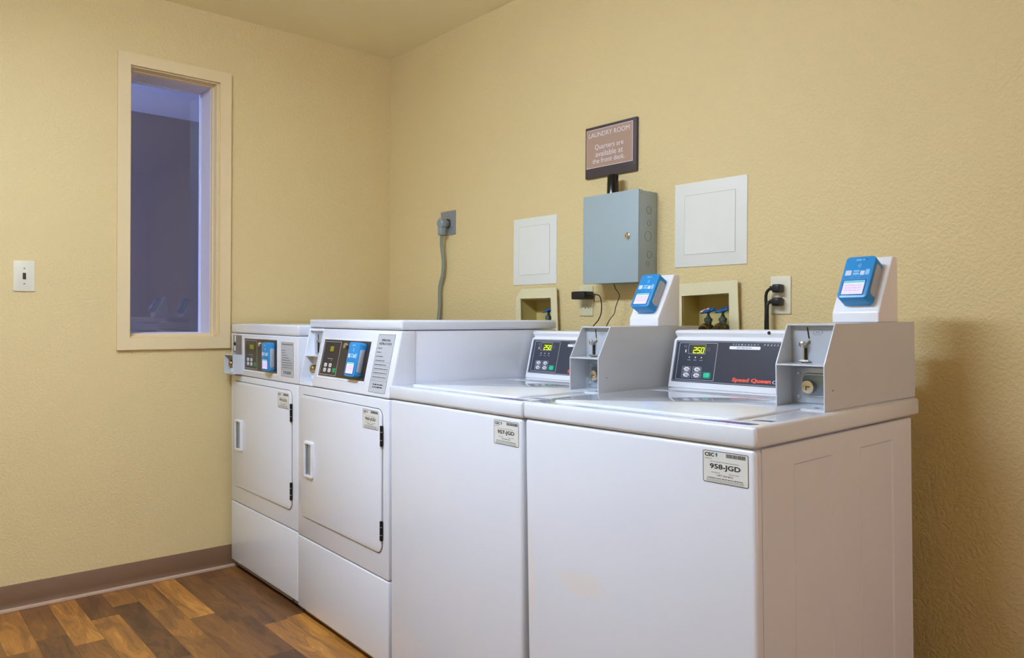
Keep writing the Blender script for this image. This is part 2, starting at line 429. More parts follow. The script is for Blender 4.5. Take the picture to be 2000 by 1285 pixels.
H1 = (1.040, 1.256, 0.99, 1.2077); H2 = (1.868, 2.066, 0.99, 1.2095)
WIN = (-1.2515, -0.8915, 1.0370, 2.1650)
holed_wall('wall_back', FB, -0.21, RX, 0, HC, [H1, H2], 0.12, M_WALL)
holed_wall('wall_left', FL, RY, 0.0, 0, HC, [WIN], 0.21, M_WALL)
holed_wall('wall_right', Frame((RX, 0, 0), (0, 1, 0), (0, 0, 1), (-1, 0, 0)), RY, 0.12, 0, HC, [(-1.06, -0.14, 0.0, 2.05)], 0.1, M_WALL)
bm = nb(); box(bm, -0.21, RX+0.1, RY-0.1, RY, 0, HC); struct('wall_front', bm, M_WALL)
bm = nb(); box(bm, -0.21, RX+0.1, RY-0.1, 0.12, -0.1, 0); struct('floor', bm, M_FLOOR)
bm = nb(); box(bm, -0.21, RX+0.1, RY-0.1, 0.12, HC, HC+0.1); struct('ceiling', bm, M_CEIL)

def baseboard(name, F, u0, u1):
    bm = nb()
    prof = [(0.0, 0.0), (0.018, 0.0), (0.010, 0.006), (0.005, 0.016), (0.0035, 0.03), (0.0035, 0.094), (0.002, 0.0963), (0.0, 0.0963)]
    for a, b in ((u0, u1),):
        A = [bm.verts.new(F(a, v, n)) for n, v in prof]; B = [bm.verts.new(F(b, v, n)) for n, v in prof]
        for i in range(len(prof)): j = (i+1) % len(prof); bm.faces.new((A[i], A[j], B[j], B[i]))
        bm.faces.new(A); bm.faces.new(B[::-1])
    bmesh.ops.recalc_face_normals(bm, faces=bm.faces[:])
    return struct(name, bm, M_BASE, sharp=50)
baseboard('baseboard_left', FL, RY, 0.0)
baseboard('baseboard_back', FB, 0.0, RX)
bm = nb(); plate(bm, FL, RY+0.0, -0.02, 0.0, 0.0125, 0, 0.0182, 0.030, 0, bev=0.003); struct('trim_1', bm, M_LIP)

# window: casing, jamb with stop, aluminium frame, glass pane
w = nb(); y0, y1, z0, z1 = WIN
ring(w, FL, -1.3015, -0.8345, 0.9845, 2.2155, 0, 0.0490, 0.0, 0.014)
# outer jamb, stop bead, then the deep pale inner jamb that runs back to the glass
for (a, b, c, e) in ((y0, y1, z0, z0+0.004), (y0, y1, z1-0.004, z1), (y0, y0+0.004, z0, z1), (y1-0.004, y1, z0, z1)):
    plate(w, FL, a, b, c, e, 0, -0.052, 0.0)
ring(w, FL, y0+0.004, y1-0.004, z0+0.004, z1-0.004, 0, 0.0075, -0.052, -0.036)
struct('window_1', w, M_TRIM, sharp=30)
win = bpy.data.objects['window_1']
w = nb(); ring(w, FL, y0+0.0005, y1-0.0005, z0+0.0005, z1-0.0005, 0, 0.0135, -0.205, -0.0525)
obj('inner_jamb', w, M_ALU, win, 30)
w = nb(); ring(w, FL, y0+0.0142, y1-0.0142, z0+0.0142, z1-0.0142, 0, 0.0025, -0.190, -0.172)
obj('glazing_bead', w, mat('white_glazing_bead', (232, 234, 244), 0.4), win, 30)
w = nb(); plate(w, FL, y0+0.0145, y1-0.0145, z0+0.0145, z1-0.0145, 0, -0.184, -0.179)
obj('pane', w, M_GLS, win)

# corridor on the far side of the window
CX = -2.0
bm = nb(); box(bm, CX-0.1, CX, -3.5, 1.2, 0, HC); struct('wall_corridor', bm, M_CORW)
bm = nb(); box(bm, CX-0.1, -0.21, -3.5, 1.2, HC, HC+0.1); struct('ceiling_corridor', bm, M_CORC)
bm = nb(); box(bm, CX-0.1, -0.21, -3.5, 1.2, -0.1, 0); struct('floor_corridor', bm, M_CORW)
bm = nb(); box(bm, CX-0.1, -0.21, 1.2, 1.3, 0, HC); struct('wall_corridor_end', bm, M_CORW)

# unseen doorway in the right-hand wall and hall shell, added for the fill lamp
FRt = Frame((RX, 0, 0), (0, -1, 0), (0, 0, 1), (-1, 0, 0))
bm = nb(); ring(bm, FRt, 0.08, 1.12, -0.06, 2.11, 0, 0.06, -0.115, 0.018); struct('trim_added_doorway', bm, M_TRIM)
HX = RX+1.75
for nm, a in (('wall_added_hall_left', (RX+0.1, HX, 0.10, 0.18, 0, HC)), ('wall_added_hall_right', (RX+0.1, HX, -1.40, -1.32, 0, HC)), ('wall_added_hall_end', (HX, HX+0.08, -1.40, 0.18, 0, HC)),
              ('ceiling_added_hall', (RX+0.1, HX, -1.40, 0.18, HC, HC+0.08)), ('floor_added_hall', (RX+0.1, HX, -1.40, 0.18, -0.08, 0))):
    bm = nb(); box(bm, *a); struct(nm, bm, M_WALL)

# ceiling strip lights (above the picture)
def ceiling_light(x, y, label, power):
    t = thing('ceiling_light', label, 'ceiling light', (x, y, HC), group=None)
    b = nb(); box(b, -0.62, 0.62, -0.14, 0.14, -0.03, 0, 0.006); obj('housing', b, M_PLA, t)
    b = nb(); box(b, -0.60, 0.60, -0.125, 0.125, -0.105, -0.028, 0.03, 4)
    m = bpy.data.materials.new('lamp_diffuser'); m.use_nodes = True; pb = m.node_tree.nodes['Principled BSDF']
    pb.inputs['Emission Color'].default_value = (*LAMP_COL, 1); pb.inputs['Emission Strength'].default_value = power
    obj('diffuser', b, m, t)
ceiling_light(1.75, -2.10, 'white strip light on the ceiling in front of the dryers', LAMP_FRONT)

# ------------------------------------------------------------------ shared machine pieces
FF = Frame((0, 0, 0), (1, 0, 0), (0, 0, 1), (0, -1, 0))     # machine front, local

def asset_label(parent, F, u0, u1, v0, v1, num, seed):
    b = nb(); h = v1-v0; w_ = u1-u0; n = F
    U = lambda a: u0+a*w_
    V = lambda a: v1-a*h
    plate(b, F, u0, u1, v0, v1, 0.004, 0, 0.0005, 0)
    lab = obj('asset_label', b, M_LBL, parent); lab['label'] = 'white number label printed ' + num
    b = nb(); e = 0.0007
    ring(b, F, u0+0.0003, u1-0.0003, v0+0.0003, v1-0.0003, 0.004, 0.0011, 0.0004, e, 0)
    text(b, F, 'CSC', U(0.045), U(0.26), V(0.19), V(0.07), e, 0, bold=0.05)
    disc(b, F, U(0.31), V(0.11), h*0.05, 0.0004, e, 1, ru=w_*0.022)
    poly(b, F, [(U(0.295), V(0.13)), (U(0.325), V(0.13)), (U(0.31), V(0.21))], 0.0004, e, 1)
    microlines(b, F, U(0.05), U(0.2), V(0.265), h*0.022, e, 2, seed)
    u = U(0.52); r = random.Random(seed)
    while u < U(0.94):
        q = r.choice((0.0006, 0.0010, 0.0016)); plate(b, F, u, u+q, V(0.17), V(0.055), 0, 0.0004, e, 0); u += q+r.choice((0.0006, 0.0009))
    microlines(b, F, U(0.17), U(0.79), V(0.345), h*0.016, e, 2, seed+1)
    text(b, F, num, U(0.16), U(0.83), V(0.60), V(0.40), e, 0, bold=0.03)
    microlines(b, F, U(0.19), U(0.38), V(0.68), h*0.018, e, 2, seed+2); microlines(b, F, U(0.58), U(0.80), V(0.68), h*0.018, e, 2, seed+3)
    text(b, F, '1-877-264-6622', U(0.31), U(0.67), V(0.775), V(0.72), e, 0, bold=0.01)
    microlines(b, F, U(0.10), U(0.88), V(0.855), h*0.022, e, 0, seed+4)
    for k, q in enumerate((0.895, 0.925, 0.955)): microlines(b, F, U(0.08), U(0.9), V(q), h*0.012, e, 2, seed+5+k)
    obj('label_print', b, [M_INK, M_TEAL, M_INKG], lab)

def card_reader(parent, F, u0, u1, v0, v1, depth, side_lo, side_hi):
    """blue payment reader standing off the frame surface"""
    w_ = u1-u0; h = v1-v0
    b = nb(); plate(b, F, u0, u1, v0, v1, w_*0.13, 0.0, depth, 0, bev=0.0028)
    rd = obj('card_reader', b, M_BLUE, parent, 30); rd['label'] = 'blue card payment reader with lit screen'
    for s in (0, 1):                                               # grey inset panels on both flanks
        b = nb(); uu0, uu1 = (u1-0.002, u1+0.0016) if s else (u0-0.0016, u0+0.002)
        G = Frame(F(uu0, 0, 0), F.N, F.V, F.U)
        poly(b, G, rr(0.002, depth*0.76, v0+h*side_lo, v0+h*side_hi, depth*0.22), 0, uu1-uu0, 0, bev=0.0008)
        obj('side_cover', b, M_INN, rd)
    e = depth+0.0004; b = nb()
    su0, su1, sv0, sv1 = u0+w_*0.13, u1-w_*0.16, v0+h*0.08, v0+h*0.41
    ring(b, F, su0-0.002, su1+0.002, sv0-0.002, sv1+0.002, 0.001, 0.0022, depth-0.001, depth+0.0010, 0)
    obj('screen_bezel', b, mat('deep_blue_edge', (14, 84, 150), 0.4), rd)
    b = nb(); plate(b, F, su0, su1, sv0, sv1, 0.0005, depth-0.001, e, 0)
    plate(b, F, su0+0.001, su1-0.001, sv1-h*0.05, sv1-h*0.012, 0, depth, e+0.0003, 1)
    for k, q in enumerate((0.62, 0.44, 0.26)):
        microlines(b, F, su0+w_*0.09, su1-w_*0.09, sv0+(sv1-sv0)*q, h*0.020, e+0.0003, 2, 3+k)
    obj('screen', b, [M_SCR, M_SCRT, M_SCRP], rd)
    b = nb()
    cu = (u0+u1)/2
    microlines(b, F, cu-w_*0.14, cu+w_*0.14, v1-h*0.11, h*0.035, e, 0, 5)
    disc(b, F, cu+w_*0.22, v1-h*0.085, h*0.014, depth-0.0005, e, 1)
    for k in range(3):                                             # contactless waves
        r_ = w_*(0.045+0.04*k)
        for a in range(-3, 3):
            a0, a1 = math.radians(a*14), math.radians(a*14+15); c_ = (cu-w_*0.07, v0+h*0.77)
            poly(b, F, [(c_[0]+r_*math.cos(a0), c_[1]+r_*math.sin(a0)), (c_[0]+(r_+0.0011)*math.cos(a0), c_[1]+(r_+0.0011)*math.sin(a0)),
                        (c_[0]+(r_+0.0011)*math.cos(a1), c_[1]+(r_+0.0011)*math.sin(a1)), (c_[0]+r_*math.cos(a1), c_[1]+r_*math.sin(a1))], depth-0.0005, e, 0)
    for k, (a, c, g, i) in enumerate(((0.10, 0.30, 0.54, 0.66), (0.36, 0.56, 0.55, 0.60), (0.36, 0.56, 0.62, 0.66), (0.60, 0.74, 0.54, 0.64), (0.77, 0.90, 0.54, 0.67))):
        plate(b, F, u0+w_*a, u0+w_*c, v0+h*g, v0+h*i, 0.0008, depth-0.0005, e, 2 if k in (0, 3) else 0)
    for k, a in enumerate((0.14, 0.42, 0.66)): microlines(b, F, u0+w_*a, u0+w_*(a+0.13), v0+h*0.475, h*0.013, e, 1, 8+k)
    obj('reader_print', b, [M_BLUL, mat('deep_blue_edge', (14, 84, 150)), mat('pale_blue_white_print', (205, 214, 226), 0.5)], rd)

def seven_seg(bm, F, u, v, w_, h, digit, n, mi, sh=0.12, th=0.0014):
    on = {'2': 'abged', '5': 'afgcd', '0': 'abcdef'}[digit]
    P = {'a': ((0, 1), (1, 1)), 'b': ((1, .5), (1, 1)), 'c': ((1, 0), (1, .5)), 'd': ((0, 0), (1, 0)), 'e': ((0, 0), (0, .5)), 'f': ((0, .5), (0, 1)), 'g': ((0, .5), (1, .5))}
    for s in on:
        (a, b_), (c, d_) = P[s]
        def q(x, y): return (u+x*w_+sh*y*h, v+y*h)
        A, B = q(a, b_), q(c, d_)
        if a != c: poly(bm, F, [(A[0]-th/2, A[1]-th/2), (B[0]+th/2, B[1]-th/2), (B[0]+th/2, B[1]+th/2), (A[0]-th/2, A[1]+th/2)], n-0.0004, n, mi)
        else: poly(bm, F, [(A[0]-th/2, A[1]), (A[0]+th/2, A[1]), (B[0]+th/2, B[1]), (B[0]-th/2, B[1])], n-0.0004, n, mi)

# ------------------------------------------------------------------ washers
WW, ZL, ZLB = 0.6483, 0.9141, 0.8717

def washer(label, loc, rot, num, seed, caption, WW=0.6483):
    t = thing('washing_machine', label, 'washing machine', loc, rot, 'coin operated top-loading washers')
    # cabinet: wrapped front and back, side sheets with pressed panels
    b = nb()
    box(b, 0.0030, WW-0.0035, 0.0035, 0.050, 0.030, ZLB-0.001, 0.010, 4)
    box(b, 0.0050, WW-0.0065, 0.030, 0.6690, 0.030, ZLB-0.002, 0.003, 2)
    pans = ((0.136, 0.290), (0.409, 0.570))
    us = [0.0235]; 
    for a, c in pans: us += [a, a+0.006, (a+c)/2, c-0.006, c]
    us += [0.6675]; vs = [0.033, 0.110, 0.122, 0.5, 0.825, 0.8285, ZLB-0.003]
    obj('cabinet', b, M_ENR if caption else M_EN, t, 25)
    b = nb(); FS = Frame((WW-0.0030, 0, 0), (0, 1, 0), (0, 0, 1), (1, 0, 0))
    def dep2(u, v):
        for a, c in pans:
            if a+0.003 < u < c-0.003 and 0.115 < v < 0.8265: return -0.0020
        return 0.0
    grid_field(b, FS, us, vs, dep2); obj('side_panel', b, M_EN, t, 4)
    b = nb(); FS2 = Frame((0.0030, 0, 0), (0, 1, 0), (0, 0, 1), (-1, 0, 0)); grid_field(b, FS2, us, vs, dep2); obj('side_panel', b, M_EN, t, 4)
    b = nb(); box(b, 0.02, WW-0.02, 0.022, 0.65, 0.014, 0.034, 0.002); obj('base_frame', b, M_KICK, t)
    for x, y in ((0.05, 0.06), (WW-0.05, 0.06), (0.05, 0.62), (WW-0.05, 0.62)):
        b = nb(); lathe(b, (x, y, -loc[2]-0.0), (0, 0, 1), [(0.018, 0), (0.018, 0.006), (0.008, 0.010), (0.008, 0.030)], 14); obj('levelling_foot', b, M_BLK, t)
    # enamelled top with rounded rim
    b = nb(); box(b, 0, WW, 0, 0.7113, ZLB, ZL, 0.0085, 4); obj('top_panel', b, M_TOP, t, 50)
    # crowned loading lid
    b = nb()
    FT = Frame((0, 0, ZL), (1, 0, 0), (0, 1, 0), (0, 0, 1))
    plate(b, FT, 0.062, 0.577, 0.040, 0.392, 0.022, -0.002, 0.0052, 0, bev=0.004, seg=6)
    lid = obj('loading_lid', b, M_TOP, t, 50)
    b = nb(); plate(b, FT, 0.050, 0.590, 0.400, 0.530, 0.004, -0.001, 0.0016, 0, bev=0.001); obj('rear_cover', b, M_TOP, t, 50)
    b = nb()
    poly(b, FT, [(0.500, 0.014), (0.622, 0.014), (0.634, 0.034), (0.560, 0.036)], 0, 0.0006, 0)
    poly(b, FT, [(0.604, 0.016), (0.628, 0.018), (0.632, 0.031), (0.600, 0.030)], 0.0004, 0.0009, 1)
    poly(b, FT, [(0.596, 0.072), (0.632, 0.080), (0.632, 0.094), (0.600, 0.086)], 0, 0.0006, 1)
    microlines(b, FT, 0.56, 0.60, 0.026, 0.003, 0.0009, 2, seed)
    obj('warning_decal', b, [M_PURP, M_NAVY, M_RED], t)
    # control console
    ln = 0.25; l = math.hypot(1, ln)
    prof = [(0.5449, ZL), (0.5449+ln*0.136, 1.0501), (0.5920, 1.0575), (0.5850, 1.0668), (0.5830, 1.0700), (0.5840, 1.0755), (0.5920, 1.0785), (0.6600, 1.0785), (0.6600, ZL)]
    b = nb(); prism_x(b, prof, 0.0175, 0.5185, 0.0022, 2); con = obj('control_console', b, M_PLA, t, 32)
    FC = Frame((0, 0.5449, ZL), (1, 0, 0), (0, ln, 1), (0, -1, ln))
    Z = lambda z: (z-ZL)*l
    b = nb(); plate(b, FC, 0.027, 0.515, Z(0.9310), Z(1.0482), 0.004, 0, 0.0008, 0)
    fas = obj('fascia', b, M_FAS, con); fas['label'] = 'slate blue control fascia with white lettering'
    b = nb(); e = 0.0011
    ring(b, FC, 0.0290, 0.513, Z(0.9334), Z(1.0460), 0.004, 0.0009, 0.0006, e, 0)
    ring(b, FC, 0.0405, 0.1705, Z(0.9378), Z(1.0418), 0.003, 0.0010, 0.0006, e, 0)
    text(b, FC, 'P  E  R  M  A  N  E  N  T', 0.2185, 0.2985, Z(1.0368), Z(1.0412), e, 0, bold=0.01, shear=0.2)
    text(b, FC, 'P  R  E  S  S', 0.3135, 0.3560, Z(1.0368), Z(1.0412), e, 0, bold=0.01, shear=0.2)
    plate(b, FC, 0.2090, 0.3040, Z(1.0262), Z(1.0345), 0.003, 0.0006, e, 1)
    microlines(b, FC, 0.232, 0.279, Z(1.0292), 0.0022, e+0.0002, 3, 2)
    text(b, FC, 'Speed Queen', 0.2292, 0.3465, Z(0.9372), Z(0.9508), e, 2, bold=0.045, shear=0.12)
    text(b, FC, 'Commercial', 0.3505, 0.4700, Z(0.9398), Z(0.9490), e, 0, shear=0.2)
    ring(b, FC, 0.0735, 0.1320, Z(1.0105), Z(1.0375), 0.001, 0.0008, 0.0006, e, 0)
    for x in (0.080, 0.1006, 0.1212):
        disc(b, FC, x, Z(1.0007), 0.0020, 0.0006, e, 1); microlines(b, FC, x-0.005, x+0.005, Z(0.9925), 0.0013, e, 0, int(x*999))
    oring(b, FC, 0.1420, Z(1.0240), 0.0050, 0.0006, 0.0006, e, 3); plate(b, FC, 0.1395, 0.1445, Z(1.0235), Z(1.0243), 0, 0.0006, e, 3)
    plate(b, FC, 0.0625, 0.0672, Z(1.0140), Z(1.0222), 0.001, 0.0006, e, 0)
    poly(b, FC, [(0.054, Z(1.032)), (0.066, Z(1.036)), (0.066, Z(1.0335)), (0.0565, Z(1.0305))], 0.0006, e, 3)
    disc(b, FC, 0.0645, Z(1.0285), 0.0022, 0.0006, e, 3)
    obj('fascia_print', b, [M_LINE, M_WHT, M_RED, M_INKG], con)
    b = nb(); plate(b, FC, 0.0850, 0.1312, Z(1.0112), Z(1.0368), 0.0005, 0.0006, 0.0012, 0)
    for k, ch in enumerate('250'): seven_seg(b, FC, 0.0915+k*0.0130, Z(1.0135), 0.0082, 0.0150, ch, 0.0018, 1)
    dsp = obj('display', b, [M_LCD, M_DIG], con); dsp['label'] = 'lit yellow-green display reading 250'
    for x, z in ((0.0745, 0.9672), (0.1105, 0.9672), (0.0745, 0.9510), (0.1100, 0.9510)):
        b = nb(); disc(b, FC, x+0.002, Z(z), 0.0060, 0.0006, 0.0022, 0, ru=0.0105, bev=0.0006)
        ring(b, FC, x-0.0135, x+0.0155, Z(z)-0.0075, Z(z)+0.0075, 0.002, 0.0006, 0.0006, 0.0012, 1)
        plate(b, FC, x+0.0005, x+0.0035, Z(z)-0.0018, Z(z)+0.0018, 0, 0.002, 0.0024, 2)
        plate(b, FC, x+0.0065, x+0.0090, Z(z)-0.0030, Z(z)+0.0005, 0, 0.002, 0.0024, 2)
        obj('button', b, [M_BTN, M_LINE, M_INK], con)
    b = nb(); plate(b, FC, 0.1355, 0.1565, Z(0.9458), Z(0.9588), 0.004, 0.0006, 0.0022, 0, bev=0.0006)
    ring(b, FC, 0.1290, 0.1595, Z(0.9440), Z(0.9606), 0.002, 0.0006, 0.0006, 0.0012, 1)
    g = obj('button', b, [M_GRN, M_GRN], con); g['label'] = 'green start button'
    b = nb(); disc(b, Frame((0, 0.5835, 0), (1, 0, 0), (0, 0, 1), (0, -1, 0)), 0.3235, 1.0712, 0.0046, -0.001, 0.0018, 0, bev=0.0008)
    if caption: obj('screw_cap', b, M_BLK, con)
    else: b.free()
    # coin box: open-fronted steel housing
    cx0, cx1 = 0.5190, 0.6318; cy, cym, cyb = 0.2845, 0.3335, 0.7270; zm, zt = 1.0105, 1.0980
    sp = [(cy, ZL), (cy, zm), (cym, zt), (cyb, zt), (cyb, ZL)]
    b = nb()
    prism_x(b, sp, cx0, cx0+0.0030, 0.0008, 1); prism_x(b, sp, cx1-0.0030, cx1, 0.0008, 1)
    box(b, cx0+0.002, cx1-0.002, cym+0.0005, cyb, zt-0.0035, zt-0.0002); box(b, cx0+0.002, cx1-0.002, cy+0.0005, cyb, ZL, ZL+0.004)
    box(b, cx0+0.002, cx1-0.002, cyb-0.003, cyb-0.0005, ZL, zt-0.001)
    box(b, cx0+0.002, cx1-0.002, cy+0.0005, 0.349, zm-0.0018, zm+0.0012)
    cb = obj('coin_box', b, M_ENG, t, 30); cb['label'] = 'open fronted grey-white metal coin box'
    b = nb(); box(b, cx0+0.002, cx1-0.002, 0.3480, 0.3500, ZL+0.002, zt-0.002); obj('inner_plate', b, M_INN, cb)
    FI = Frame((0, 0.348, 0), (1, 0, 0), (0, 0, 1), (0, -1, 0))
    b = nb()
    poly(b, FI, [(0.5628, 1.0655), (0.5656, 1.0655), (0.5618, 1.0905), (0.5592, 1.0905)], 0, 0.0012, 1)
    plate(b, FI, 0.5560, 0.5590, 1.0190, 1.0450, 0.0005, 0, 0.007, 1); plate(b, FI, 0.5520, 0.5558, 1.0190, 1.0440, 0.0005, 0, 0.006, 0)
    plate(b, FI, 0.5440, 0.5680, 1.0135, 1.0180, 0.002, 0, 0.012, 0, bev=0.001); plate(b, FI, 0.5500, 0.5620, 1.0117, 1.0137, 0, 0, 0.010, 1)
    lathe(b, (0.5545, 0.348, 1.0530), (0, -1, 0), [(0.003, 0), (0.003, 0.006), (0.0068, 0.008), (0.0075, 0.012), (0.0062, 0.0160), (0.002, 0.0182)], 16, 0)
    poly(b, FI, [(0.560, 1.056), (0.566, 1.062), (0.567, 1.058), (0.562, 1.053)], 0, 0.004, 2)
    oring(b, FI, 0.5845, 1.0790, 0.0062, 0.0005, 0, 0.0006, 3, ru=0.0115); text(b, FI, '25¢', 0.5795, 0.5895, 1.0762, 1.0818, 0.0006, 3)
    obj('coin_slot', b, [M_CHR, M_BLK, M_BRS, M_INKG], cb)
    b = nb()
    plate(b, FI, 0.5300, 0.6270, 0.9240, 1.0020, 0.003, 0, 0.003, 0, bev=0.001)
    plate(b, FI, 0.5480, 0.6180, 0.9370, 0.9900, 0.016, 0.002, 0.0075, 1, bev=0.003)
    ring(b, FI, 0.5500, 0.6180, 0.9390, 0.9880, 0.014, 0.002, 0.007, 0.0085, 0)
    for z in (0.989, 0.9355): disc(b, FI, 0.5395, z, 0.0048, 0.002, 0.006, 0, bev=0.0015)
    obj('coin_mechanism', b, [M_STL, mat('dark_steel', (128, 140, 150), 0.35, metal=0.7)], cb)
    b = nb(); lathe(b, (0.5690, 0.3405, 0.9600), (0, -1, 0), [(0.0150, 0), (0.0150, 0.010), (0.0138, 0.0125), (0.0085, 0.013)], 24, 0)
    FK = Frame((0, 0.3405-0.0131, 0), (1, 0, 0), (0, 0, 1), (0, -1, 0))
    plate(b, FK, 0.5655, 0.5755, 0.9600, 0.9620, 0, -0.0005, 0.0004, 1); plate(b, FK, 0.5655, 0.5672, 0.9530, 0.9620, 0, -0.0005, 0.0004, 1)
    obj('lock', b, [M_CHR, M_BLK], cb)
    for x in (0.545, 0.568, 0.600):
        b = nb(); disc(b, Frame((0, 0, ZL+0.004), (1, 0, 0), (0, 1, 0), (0, 0, 1)), x, 0.312, 0.0045, 0, 0.0005, 0, ru=0.006); obj('drain_hole', b, M_DRK, cb)
    b = nb(); disc(b, Frame((cx1, 0, 0), (0, 1, 0), (0, 0, 1), (1, 0, 0)), 0.318, 0.957, 0.0014, -0.0005, 0.0006, 0); obj('rivet', b, M_DRK, cb)
    # reader stand on the coin box and its reader
    b = nb(); prism_x(b, [(0.5338, zt), (0.5338, 1.1212), (0.6088, 1.2525), (0.6345, 1.2525), (0.6345, zt)], 0.5215, 0.6325, 0.0035, 3)
    st = obj('reader_stand', b, M_PLA, t, 28)
    dy, dz = 0.075, 0.1313; sl = math.hypot(dy, dz)
    FR = Frame((0, 0.5338, 1.1212), (1, 0, 0), (0, dy, dz), (0, -dz, dy))
    card_reader(t, FR, 0.5440, 0.6150, 0.018, 0.132, 0.0380, 0.16, 0.86)
    asset_label(t, Frame((0, 0.0035, 0), (1, 0, 0), (0, 0, 1), (0, -1, 0)), 0.5300, 0.6310, 0.7975, 0.8595, num, seed)
    return t

washer('white top-loading washer with label 958-JGD, nearest machine, right end of row',
       (2.0500, -0.8512, 0.0073), (0.0153, -0.0132, -0.0064), '958-JGD', 21, True)
washer('white top-loading washer with label 957-JGD, standing between a dryer and another washer',
       (1.3932, -0.8450, 0.0003), (0.0050, -0.0070, -0.0205), '957-JGD', 41, False, 0.6462)

# ------------------------------------------------------------------ dryers
WD = 0.6815
def dryer_common(t, loc, zb, zp, zc, dims, num, seed):
    b = nb(); box(b, 0.0, WD, 0.0, 0.045, zb, zp-0.0012, 0.005, 3); obj('lower_panel', b, M_EN, t, 40)
    b = nb(); box(b, 0.0, WD, 0.0, 0.045, zp+0.0014, zc-0.0010, 0.005, 3); obj('front_panel', b, M_EN, t, 40)
    b = nb(); box(b, 0.003, WD-0.003, 0.020, 0.7085, zb+0.004, dims['top']-0.002, 0.003, 2); obj('cabinet', b, M_EN, t, 40)
    b = nb(); box(b, 0.008, WD-0.008, 0.006, 0.68, 0.0195, zb+0.012, 0.001)
    for x in (0.045, WD-0.05): disc(b, Frame((0, 0.006, 0), (1, 0, 0), (0, 0, 1), (0, -1, 0)), x, (0.016+zb)/2, 0.004, -0.001, 0.002, 1)
    obj('base_frame', b, [M_KICK, M_DRK], t)
    for x, y in ((0.05, 0.07), (WD-0.05, 0.07), (0.05, 0.64), (WD-0.05, 0.64)):
        b = nb(); lathe(b, (x, y, -loc[2]), (0, 0, 1), [(0.016, 0), (0.016, 0.006), (0.007, 0.009), (0.007, 0.022)], 14); obj('levelling_foot', b, M_BLK, t)
    u0, u1, v0, v1 = dims['door']
    b = nb()
    plate(b, FF, u0-0.0022, u1+0.0022, v0-0.0022, v1+0.0022, 0.030, -0.002, 0.0006, 1, seg=8)
    plate(b, FF, u0, u1, v0, v1, 0.028, 0.0, 0.0052, 0, bev=0.0030, seg=8)
    door = obj('door', b, [M_EN, M_GAP], t, 40)
    a0, a1, c0, c1 = dims['handle']
    FD = Frame((0, -0.0052, 0), (1, 0, 0), (0, 0, 1), (0, -1, 0))
    b = nb(); ring(b, FD, a0, a1, c0, c1, 0.006, 0.0075, 0, 0.0075, 0); ring(b, FD, a0+0.003, a1-0.003, c0+0.003, c1-0.003, 0.005, 0.006, 0, 0.009, 0)
    plate(b, FD, a0+0.007, a1-0.007, c0+0.007, c1-0.007, 0.001, 0, 0.0008, 1)
    plate(b, FD, a0+0.007, a0+0.016, c0+0.007, c1-0.007, 0.001, 0.0005, 0.0050, 2)
    h = obj('handle', b, [M_PLA, M_STL, M_GPL], door, 30)
    for z0_, z1_ in dims['hinges']:
        b = nb(); plate(b, FD, u1-0.004, u1+0.006, z0_, z1_, 0.001, -0.004, 0.0035, 0, bev=0.001)
        lathe(b, (u1+0.004, -0.0075, z0_), (0, 0, 1), [(0.0032, 0), (0.0032, z1_-z0_)], 10, 0)
        for k in (0.3, 0.7): lathe(b, (u1+0.004, -0.0075, z0_+(z1_-z0_)*k-0.001), (0, 0, 1), [(0.0036, 0), (0.0036, 0.002)], 10, 1)
        obj('hinge', b, [M_DRK, M_STL], door)
    la = dims['label']; asset_label(t, FD, *la, num, seed)

def dryer_fascia(con, F, u0, u1, v0, v1, boxu, boxv, disp, btn, green, tone):
    b = nb(); ring(b, F, u0-0.008, u1+0.008, v0-0.008, v1+0.006, 0.001, 0.0045, 0, 0.0012, 0)
    obj('fascia_bezel', b, M_PLA, con)
    b = nb(); plate(b, F, u0, u1, v0, v1, 0.0005, 0, 0.0008, 0); fa = obj('fascia', b, tone, con); fa['label'] = 'black control fascia'
    b = nb(); ring(b, F, boxu[0], boxu[1], boxv[0], boxv[1], 0.001, 0.0012, 0.0006, 0.0011, 0)
    um = (boxu[0]+boxu[1])/2; vm = boxv[0]+(boxv[1]-boxv[0])*0.48
    microlines(b, F, um-0.02, um+0.02, vm, 0.0016, 0.0012, 0, 4); disc(b, F, um+0.012, vm-0.005, 0.0018, 0.0006, 0.0012, 0)
    obj('fascia_print', b, M_LINE, con)
    b = nb(); plate(b, F, disp[0], disp[1], disp[2], disp[3], 0.001, 0.0006, 0.0012, 0)
    plate(b, F, disp[0]-0.02, disp[0], disp[2]+0.001, disp[3]-0.001, 0, 0.0006, 0.0011, 1)
    d_ = obj('display', b, [M_LCD2, mat('display_dark', (52, 50, 14), 0.3)], con); d_['label'] = 'small yellow display'
    for (x, z) in btn:
        b = nb(); plate(b, F, x-0.010, x+0.010, z-0.0068, z+0.0068, 0.004, 0.0006, 0.0022, 0, bev=0.0006)
        plate(b, F, x-0.003, x+0.001, z-0.002, z+0.002, 0, 0.002, 0.0024, 1); obj('button', b, [M_BTN, M_INKG], con)
    b = nb(); plate(b, F, green[0]-0.011, green[0]+0.011, green[1]-0.008, green[1]+0.008, 0.003, 0.0006, 0.0022, 0, bev=0.0006)
    g = obj('button', b, M_GRND, con); g['label'] = 'green start button'
    b = nb(); cu = (boxu[1]+0.046, v1-0.020)
    P = F(cu[0], cu[1], 0); lathe(b, P, F.N, [(0.0105, 0), (0.0105, 0.010), (0.009, 0.0125), (0.004, 0.0128)], 20, 0)
    obj('lock', b, M_CHR, con)

